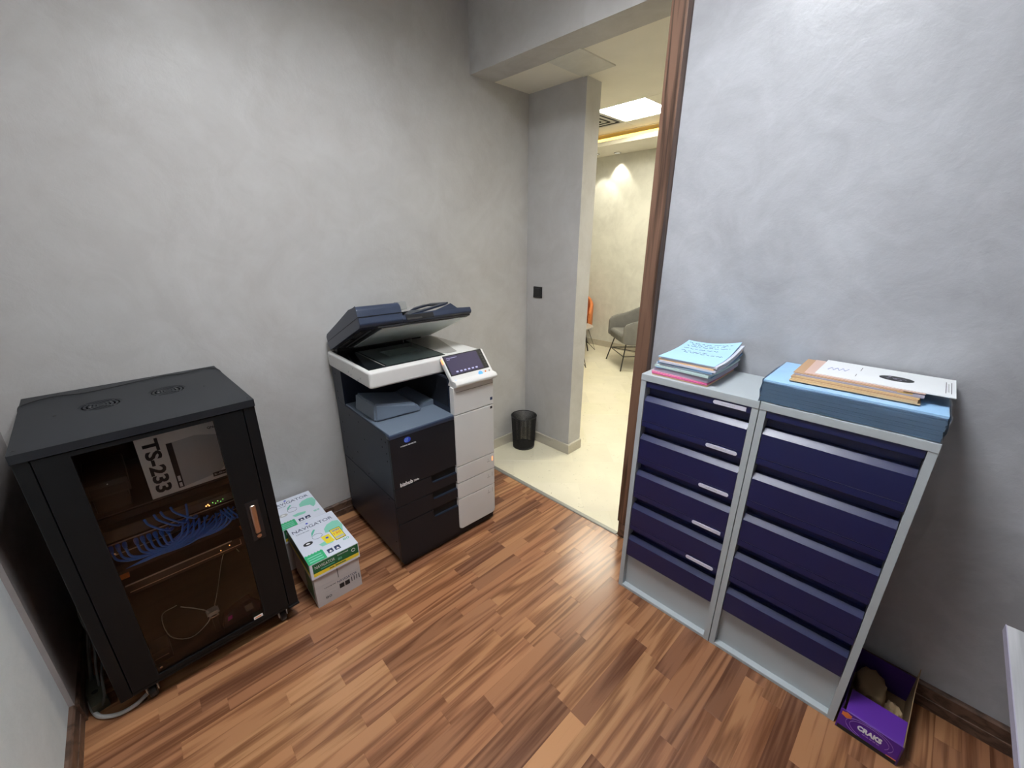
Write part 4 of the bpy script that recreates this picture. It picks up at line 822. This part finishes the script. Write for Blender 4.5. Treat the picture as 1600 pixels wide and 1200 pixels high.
# ------------------------------------------------------------------ drawer cabinets
Q0 = (1.4587, 0.3524); QA = R(1.5915); CD = 0.300
def cabinet(label, lx, wd, labels):
    c = thing('drawer_cabinet', label, 'cabinet', (Q0[0]+lx*math.cos(QA), Q0[1]+lx*math.sin(QA), 0), QA, 'grey cabinets with navy drawers')
    b = bmesh.new()
    box(b, 0, 0.020, 0, CD, 0, 1.049); box(b, wd-0.020, wd, 0, CD, 0, 1.049); box(b, 0.02, wd-0.02, CD-0.004, CD, 0, 1.049)
    finish('carcass', b, 'cab_grey', c, smooth=False)
    b = bmesh.new(); box(b, -0.0004, wd+0.0004, -0.002, CD, 1.0495, 1.0765, bev=0.0015); finish('top', b, 'cab_grey', c)
    b = bmesh.new(); box(b, 0.020, wd-0.020, 0.026, 0.029, 0.012, 0.186); finish('kick_panel', b, 'cab_grey', c)
    b = bmesh.new(); box(b, 0.020, wd-0.020, 0.0, 0.030, 0.0, 0.014, bev=0.001, seg=1); finish('base_rail', b, 'cab_grey', c)
    PT = 0.1715
    for k in range(5):
        zt = 1.0480-k*PT; zb = zt-PT+0.0022
        b = bmesh.new()
        prism(b, [(0.003, zb), (0.003, zt-0.0830), (0.0205, zt-0.0650), (0.040, zt-0.0650), (0.040, zt-0.026), (0.020, zt-0.024), (0.0035, zt-0.024), (0.003, zt-0.0235), (0.003, zt-0.0005), (0.046, zt-0.0005), (0.046, zb)], 'x', 0.0222, wd-0.0222)
        dr = finish('drawer', b, 'cab_navy', c, smooth=False)
        b = bmesh.new(); box(b, 0.0222, wd-0.0222, 0.0045, 0.036, zb-0.0018, zb-0.0004); finish('edge_line', b, mat_edge, dr)
        if labels:
            x0, x1 = 0.280, 0.388; hz = 0.0072; zc = zt-0.0125
            n = 8; left = [(x0+hz-hz*math.cos(a), zc+hz*math.sin(a)) for a in [-math.pi/2+math.pi*i/n for i in range(n+1)]]
            right = [(x1, zc+hz), (x1, zc-hz)] if k in (0, 3) else [(x1-hz+hz*math.cos(a), zc+hz*math.sin(a)) for a in [math.pi/2-math.pi*i/n for i in range(n+1)]]
            b = bmesh.new(); prism(b, left+right, 'y', 0.0005, 0.003); lb = finish('label_strip', b, 'label', dr)
            b = bmesh.new(); rs = random.Random(k); xx = x0+0.028
            while xx < x0+0.070: ww = rs.uniform(0.002, 0.006); box(b, xx, xx+ww, 0.0002, 0.0006, zc-0.0014, zc+0.0012); xx += ww+0.0016
            finish('label_writing', b, 'carton_grey', lb)
    return c
mat_edge = mat('bare_edge', (0.16, 0.16, 0.24), 0.35)
cabinet('grey cabinet with navy drawers carrying white label strips', 0.0, 0.4240, True)
cabinet('grey cabinet with navy drawers without labels, under the blue pack', 0.4270, 0.4220, False)

# ------------------------------------------------------------------ papers on the left cabinet
QM = Matrix.Translation((*Q0, 0)) @ Matrix.Rotation(QA, 4, 'Z')
def sheet(name, label, cat, m, cx, cy, z, wx, wy, th, rot=0.0, curl=0.0, side=0.0, dip=0.0, group=None, parts=None, nx=8, ny=10):
    """a sheet or folder: centre cx,cy in cabinet coordinates; curl lifts the rear edge, side lifts the rear right corner"""
    A = [[None]*(ny+1) for _ in range(nx+1)]; Bt = [[None]*(ny+1) for _ in range(nx+1)]; b = bmesh.new()
    def hh(u, v): return curl*max(0, v-0.35)**2/0.4225 + side*(u*max(0, v-0.3)/0.7)**1.5 - dip*math.sin(math.pi*u)*v
    for i in range(nx+1):
        for j in range(ny+1):
            u, v = i/nx, j/ny; x = (u-0.5)*wx; y = (v-0.5)*wy; h = hh(u, v)
            Bt[i][j] = b.verts.new((x, y, h)); A[i][j] = b.verts.new((x, y, h+th))
    for i in range(nx):
        for j in range(ny):
            b.faces.new([A[i][j], A[i+1][j], A[i+1][j+1], A[i][j+1]]); b.faces.new([Bt[i][j], Bt[i][j+1], Bt[i+1][j+1], Bt[i+1][j]])
    for i in range(nx):
        b.faces.new([Bt[i][0], Bt[i+1][0], A[i+1][0], A[i][0]]); b.faces.new([Bt[i+1][ny], Bt[i][ny], A[i][ny], A[i+1][ny]])
    for j in range(ny):
        b.faces.new([Bt[0][j+1], Bt[0][j], A[0][j], A[0][j+1]]); b.faces.new([Bt[nx][j], Bt[nx][j+1], A[nx][j+1], A[nx][j]])
    w = QM @ Vector((cx, cy, z)); o = finish(name, b, m, None, loc=w, rotz=QA+R(rot)); tag(o, label, cat, group)
    if parts: parts(o, hh)
    return o
Z0 = 1.0770; G = 'papers and folders piled on the left cabinet'
pile = [  # material, thickness, dx, dy, rot, label
 ('p_tan', 0.006, 0.000, 0.000, 1.5, 'beige folder lowest in the left paper pile'),
 ('p_pink', 0.004, 0.000, -0.002, 1.0, 'deep pink folder second from bottom of the left pile'),
 ('p_pink2', 0.004, -0.004, 0.002, 2.0, 'rose folder just above the deep pink one in the pile'),
 ('p_grey', 0.016, 0.004, 0.004, -1.0, 'thick lilac grey paper bundle above the rose folder'),
 ('p_blue2', 0.003, 0.002, 0.006, 3.5, 'dark blue folder edge under the pale green one'),
 ('p_green', 0.008, 0.006, 0.001, -2.0, 'pale green folder in the middle of the left pile'),
 ('p_white', 0.008, 0.004, 0.008, 1.0, 'white paper bundle above the pale green folder'),
 ('p_blue2', 0.006, 0.010, 0.004, -1.0, 'mid blue folder upper part of the left pile'),
 ('p_white', 0.007, 0.012, 0.002, 2.0, 'white paper bundle below the tan folder near pile top'),
 ('p_tan', 0.006, 0.010, 0.005, 0.0, 'tan folder directly under the handwritten blue sheet'),
 ('p_white', 0.008, 0.014, 0.006, 1.5, 'white sheets bent up under the top blue cover'),
]
z = Z0; n = len(pile)
for k, (m, th, dx, dy, rt, lab) in enumerate(pile):
    f = k/n
    sheet('paper_folder', lab, 'folder', m, 0.140+dx*1.6, 0.156+dy*1.5, z, 0.212-0.004*f, 0.280, th, rt-1.5, curl=0.012*f, side=0.022*f, dip=0.004*f, group=G); z += th
def scribble(o, hh):
    rs = random.Random(5)
    rows = [(-0.092, 0.080, 0.118), (-0.070, 0.070, 0.100), (-0.085, 0.085, 0.082), (-0.085, 0.050, 0.050), (-0.080, 0.030, 0.016), (-0.060, 0.090, -0.004)]
    for x0, x1, y in rows:
        b = bmesh.new(); x = x0
        while x < x1:
            L = rs.uniform(0.008, 0.026); pts = []; q = x
            while q < min(x+L, x1):
                yy = y+rs.uniform(-0.0055, 0.0055); u = q/0.208+0.5; v = yy/0.285+0.5
                pts.append((q, yy, hh(u, v)+0.0022+0.0003)); q += 0.0032
            if len(pts) > 1: tube(b, pts, 0.0010, 4)
            x += L+0.006
        finish('handwriting_line', b, 'ink_blue', o)
sheet('handwritten_cover', 'pale blue cover with blue handwriting on top of the left pile', 'folder', 'p_blue', 0.152, 0.162, z, 0.208, 0.285, 0.0022, 0.5, curl=0.016, side=0.024, dip=0.007, group=G, parts=scribble)

# ------------------------------------------------------------------ blue pack and envelopes on the right cabinet
t = thing('board_pack', 'shrink wrapped pack of blue cardboard sheets on the right cabinet', 'pack', QM @ Vector((0.632, 0.156, Z0)), QA)
for k in range(12):
    rs = random.Random(k); z0 = 0.0005+k*0.0061
    one('board_bundle', 'pack_blue' if k < 11 else 'p_blue', t, -0.213+rs.uniform(-.0015, .0015), 0.212+rs.uniform(-.0015, .0015), -0.148+rs.uniform(-.0015, .0015), 0.140, z0, z0+0.0058)
b = bmesh.new(); nx, ny = 26, 14; rs = random.Random(3)
def wr(x, y, z, a): return (x+rs.uniform(-a, a), y+rs.uniform(-a, a), z+rs.uniform(-a, a))
T = [[b.verts.new(wr(-0.216+0.431*i/nx, -0.151+0.292*j/ny, 0.0758, 0.0007)) for j in range(ny+1)] for i in range(nx+1)]
for i in range(nx):
    for j in range(ny): b.faces.new([T[i][j], T[i+1][j], T[i+1][j+1], T[i][j+1]])
rows = 8
Fv_ = [[T[i][0] if k == rows else b.verts.new(wr(-0.216+0.431*i/nx, -0.153, 0.0755*k/rows, 0.0028)) for k in range(rows+1)] for i in range(nx+1)]
for i in range(nx):
    for k in range(rows): b.faces.new([Fv_[i][k], Fv_[i+1][k], Fv_[i+1][k+1], Fv_[i][k+1]])
for sx, col in ((0.2185, nx), (-0.2185, 0)):
    C_ = [[T[col][j] if k == rows else (Fv_[col][k] if j == 0 else b.verts.new(wr(sx, -0.151+0.292*j/ny, 0.0755*k/rows, 0.0028))) for k in range(rows+1)] for j in range(ny+1)]
    for j in range(ny):
        for k in range(rows): b.faces.new([C_[j][k], C_[j+1][k], C_[j+1][k+1], C_[j][k+1]])
finish('shrink_film', b, 'clear', t)
b = bmesh.new(); prism(b, [(-0.11, 0.135), (-0.10, 0.150), (-0.06, 0.143), (-0.07, 0.13)], 'z', 0.0775, 0.0783); finish('film_flap', b, 'clear', t)
ZP = Z0+0.0780
GE = 'envelopes and folders on the blue pack'
env = [('kraft2', 0.0030, 0.632, 0.160, 0.305, 0.235, 1.0, 'lowest kraft folder of the stack on the blue pack'), ('kraft2', 0.006, 0.634, 0.162, 0.292, 0.235, 0.0, 'thick kraft envelope second from bottom on blue pack'), ('kraft', 0.003, 0.633, 0.164, 0.298, 0.232, -1.0, 'brown kraft envelope in the middle of the stack'), ('kraft2', 0.005, 0.637, 0.166, 0.288, 0.230, 0.6, 'pale kraft folder above the middle of the stack'), ('p_grey', 0.004, 0.640, 0.168, 0.300, 0.226, 0.0, 'dark grey folder just under the top kraft envelope')]
z = ZP
for (m, th, cx, cy, wx, wy, rt, lab) in env: sheet('envelope', lab, 'envelope', m, cx, cy, z, wx, wy, th, rt, group=GE, nx=2, ny=2); z += th
def rivet(o, hh):
    b = bmesh.new(); box(b, 0.118, 0.152, -0.115, -0.095, -0.010, 0.001, bev=0.002); finish('brass_clip', b, mat('brass', (0.55, 0.38, 0.10), 0.3, metal=0.8), o)
sheet('envelope', 'brown kraft envelope on top, left end showing', 'envelope', 'kraft', 0.615, 0.172, z, 0.262, 0.215, 0.0025, 0.0, group=GE, parts=rivet, nx=2, ny=2); z += 0.0025
sheet('envelope', 'pinkish beige envelope between brown and white ones', 'envelope', 'pinkish', 0.650, 0.176, z, 0.280, 0.205, 0.002, 0.8, group=GE, nx=2, ny=2); z += 0.002
def whiteprint(o, hh):
    z = 0.0022; b = bmesh.new(); disc(b, (0.030, -0.004, z), 0.040, 'z', 0.0003, 32, ry=0.030); ov = finish('oval_stamp', b, 'ink', o)
    b = bmesh.new(); rs = random.Random(8)
    for k in range(9): disc(b, (0.030+rs.uniform(-0.022, 0.010), -0.004+rs.uniform(-0.014, 0.018), z+0.0003), 0.0028, 'z', 0.0002, 5)
    tube(b, [(0.030+0.014*math.cos(a)+0.008, -0.008+0.010*math.sin(a), z+0.0005) for a in [i*math.pi/8 for i in range(14)]], 0.0006, 4); finish('stamp_marks', b, 'p_grey', ov)
    for x, y0, y1 in ((-0.058, 0.020, 0.070), (-0.062, -0.060, -0.030), (0.135, -0.070, 0.060), (0.146, -0.070, 0.060)):
        b = bmesh.new(); box(b, x, x+0.0015, y0, y1, z, z+0.0003); finish('printed_rule', b, 'ink', o)
    b = bmesh.new()
    for k in range(9): box(b, 0.139, 0.143, -0.055+0.011*k, -0.047+0.011*k, z, z+0.0002)
    finish('printed_text', b, 'carton_grey', o)
    b = bmesh.new(); pts = [(-0.135+0.007*k, -0.030+(0.030 if k % 2 else 0.0)+0.002*k, z+0.0004) for k in range(8)]; tube(b, smooth_path(pts, 4), 0.0006, 4); finish('signature', b, 'logo_blue', o)
sheet('envelope', 'large white envelope with black oval stamp on the stack', 'envelope', 'paper', 0.694, 0.188, z+0.0002, 0.312, 0.212, 0.0022, -0.6, curl=0.0, dip=0.0, group=GE, parts=whiteprint, nx=8, ny=4)

# ------------------------------------------------------------------ purple carton on the floor
t = thing('open_carton', 'open purple CRAKS carton on the floor beside the cabinets', 'box', (2.313, 0.366, 0), R(-1.0))
Wc, Dc, Hc = 0.158, 0.285, 0.088; th = 0.003
cbx = bmesh.new(); box(cbx, 0, Wc, 0, Dc, 0, th); finish('bottom', cbx, 'cardboard', t)
fr_ = one('front_wall', 'purple', t, 0, Wc, 0, th, th, Hc)
one('back_wall', 'purple_dk', t, 0, Wc, Dc-th, Dc, th, Hc+0.03)
one('side_wall', 'purple_dk', t, 0, th, th, Dc-th, th, Hc)
b = bmesh.new(); prism(b, [(0.0, th), (Dc, th), (Dc-0.002, 0.165), (0.22, 0.125), (0.06, 0.100), (0.0, Hc+0.002)], 'x', Wc-th, Wc-0.0008, mtx=Matrix.Translation((Wc, 0, 0)) @ Matrix.Rotation(R(5), 4, 'Y') @ Matrix.Translation((-Wc, 0, 0)) @ Matrix(((0, 0, 1, 0), (1, 0, 0, 0), (0, 1, 0, 0), (0, 0, 0, 1))) if False else None); finish('side_flap', b, 'cardboard', t)
b = bmesh.new(); prism(b, [(th, 0.010), (Dc-0.004, 0.010), (Dc-0.004, 0.150), (0.22, 0.118), (0.05, 0.092)], 'x', Wc-0.0008, Wc); finish('outer_print', b, 'purple_dk', t)
b = bmesh.new(); prism(b, [(0.0, Hc), (0.004, Hc+0.003), (0.086, Hc+0.018), (0.087, Hc+0.016), (0.004, Hc)], 'x', 0.012, Wc-0.004); finish('front_flap', b, 'purple', t)
b = bmesh.new(); box(b, 0.002, 0.0045, 0.01, 0.20, Hc-0.004, Hc+0.025); finish('inner_flap', b, 'purple_dk', t)
text('carton_title', 'CRAKS', 'white', fr_, (0.050, 0.0, 0.044), (1, 0, 0), (0, 0, 1), 0.062, 0.020, 0.0006, bold=0.05)

for k in range(5):
    b = bmesh.new(); box(b, 0.066+0.009*k, 0.0725+0.009*k, -0.0005, 0, 0.034, 0.0375); finish('small_print', b, 'lilac', fr_)
for rx, rz in ((0.050, 0.030), (0.060, 0.036)):
    b = bmesh.new(); tube(b, [(0.080+rx*math.cos(a), -0.0003, 0.050+rz*math.sin(a)) for a in [i*math.pi/24 for i in range(-4, 34)]], 0.0007, 4); finish('swirl_print', b, 'lilac', fr_)
b = bmesh.new(); prism(b, [(0.014+0.012*(1+0.25*(i % 2))*math.cos(i*math.pi/6)+0.004, 0.072+0.010*(1+0.25*(i % 2))*math.sin(i*math.pi/6)) for i in range(12)], 'y', -0.0006, 0); finish('badge_print', b, 'orange_print', fr_)
b = bmesh.new(); prism(b, [(0.125, 0.012), (0.154, 0.006), (0.154, 0.022), (0.13, 0.020)], 'y', -0.0006, 0); finish('corner_print', b, 'orange_print', fr_)
b = bmesh.new(); box(b, 0.004, Wc-0.004, -0.0008, 0, 0.003, 0.018); finish('lower_print', b, 'ink', fr_)
def lump(name, label, x, y, z0, sx, sy, sz, seed, m):
    b = bmesh.new(); bmesh.ops.create_icosphere(b, subdivisions=3, radius=1); rs = random.Random(seed)
    for v in b.verts:
        k = 1+rs.uniform(-0.10, 0.10); v.co = Vector((max(-0.8, min(0.8, v.co.x))*sx*k, max(-0.8, min(0.8, v.co.y))*sy*k, max(-0.75, min(0.75, v.co.z))*sz*k))
    mz = min(v.co.z for v in b.verts)
    for v in b.verts: v.co.z -= mz
    return tag(finish(name, b, m, None, loc=(x, y, z0), rotz=R(10*seed)), label, 'wrapping')
lump('crumpled_paper', 'large crumpled brown paper inside the purple carton', 2.372, 0.560, 0.0032, 0.048, 0.075, 0.055, 1, 'cardboard')
lump('crumpled_paper', 'smaller crumpled tan paper at right inside the purple carton', 2.438, 0.500, 0.0032, 0.022, 0.042, 0.050, 2, mat('tan_wrap', (0.34, 0.24, 0.13), 0.7))

# ------------------------------------------------------------------ desk corner
t = thing('desk', 'white washed wooden desk top at the lower right edge', 'desk', (2.95, -0.5, 0))
b = bmesh.new(); box(b, -0.452, 0.60, -0.70, 0.711, 0.730, 0.750, bev=0.0015); finish('desk_top', b, 'desk', t)
one('desk_edge', 'p_grey', t, -0.4535, -0.4515, -0.70, 0.712, 0.7305, 0.7495)
for x in (0.05, 0.54):
    for y in (-0.62, 0.40): one('leg', 'steel', t, x-0.02, x+0.02, y-0.02, y+0.02, 0, 0.730)

# ------------------------------------------------------------------ lounge furniture
def armchair(label, loc, rz, m):
    t = thing('armchair', label, 'chair', (*loc, 0), rz, 'lounge armchairs')      # faces -Y locally
    b = bmesh.new(); path = [(0.29, -0.27, 0), (0.295, -0.24, 0.03), (0.30, -0.16, 0.08), (0.305, -0.06, 0.18)]
    path += [(0.305*math.cos(a), 0.02+0.29*math.sin(a), 0.3+0.7*math.sin(a)) for a in [math.pi*i/14 for i in range(15)]]
    path += [(-x, y, h) for x, y, h in path[3::-1]]; rows = []
    for i, (x, y, h) in enumerate(path):
        p, q = path[max(i-1, 0)], path[min(i+1, len(path)-1)]; L = math.hypot(q[0]-p[0], q[1]-p[1]); nx, ny = (q[1]-p[1])/L, -(q[0]-p[0])/L
        e_ = 0 if 1 < i < len(path)-2 else (0.05 if i in (0, len(path)-1) else 0.018)
        top = 0.615+0.205*h-e_; bot = 0.345+e_*0.6; wd = 0.032-e_*0.3
        rows.append([b.verts.new((x+nx*d, y+ny*d, z)) for d, z in ((-wd*0.5, bot), (wd*0.5, bot), (wd, bot+0.03), (wd, top-0.03), (wd*0.5, top), (-wd*0.5, top), (-wd, top-0.03), (-wd, bot+0.03))])
    for p, q in zip(rows, rows[1:]):
        for k in range(8): b.faces.new([p[k], p[(k+1) % 8], q[(k+1) % 8], q[k]])
    b.faces.new(rows[0]); b.faces.new(rows[-1][::-1])
    finish('shell', b, m, t)
    b = bmesh.new(); box(b, -0.262, 0.262, -0.27, 0.25, 0.345, 0.470, bev=0.045, seg=4); finish('seat', b, m, t)
    F = [(-0.30, -0.27), (0.30, -0.27), (0.27, 0.27), (-0.27, 0.27)]
    for x, y in F:
        b = bmesh.new(); tube(b, [(x, y, 0.004), (x*0.72, y*0.72, 0.36)], 0.0085, 8); finish('leg', b, 'leg_black', t)
    b = bmesh.new()
    for p, q in ((0, 1), (1, 2), (2, 3), (3, 0)):
        tube(b, [(F[p][0]*0.86, F[p][1]*0.86, 0.185), (F[q][0]*0.86, F[q][1]*0.86, 0.185)], 0.006, 6)
    tube(b, [(F[0][0]*0.86, F[0][1]*0.86, 0.185), (F[2][0]*0.86, F[2][1]*0.86, 0.185)], 0.005, 6); finish('stretcher', b, 'leg_black', t)
    return t
armchair('grey velvet armchair with thin black legs beyond the doorway', (-0.50, 3.72), R(-38.5), 'grey_velvet')
armchair('orange velvet armchair mostly hidden behind the column', (-1.74, 3.90), R(35), 'orange_velvet')
t = thing('coffee_table', 'small round grey table edge showing beside the column', 'table', (-1.32, 3.42, 0))
b = bmesh.new(); lathe(b, [(0.275, 0.440), (0.285, 0.446), (0.285, 0.456), (0.280, 0.460)], (0, 0, 0), 40); finish('table_top', b, mat('grey_table_top', (0.36, 0.34, 0.31), 0.3), t)
b = bmesh.new(); tube(b, [(0.286*math.cos(a), 0.286*math.sin(a), 0.447) for a in [i*math.pi/20 for i in range(40)]], 0.005, 6, True); finish('rim', b, 'steel', t)
for k in range(3):
    a = R(-31+120*k); b = bmesh.new(); fx, fy = 0.57*math.cos(a), 0.57*math.sin(a)
    tube(b, [(0.10*math.cos(a+0.9), 0.10*math.sin(a+0.9), 0.440), (fx, fy, 0.006), (0.22*math.cos(a-0.6), 0.22*math.sin(a-0.6), 0.440)], 0.0055, 6); finish('leg', b, 'leg_black', t)
print('planks', count, 'objects', len(bpy.data.objects))
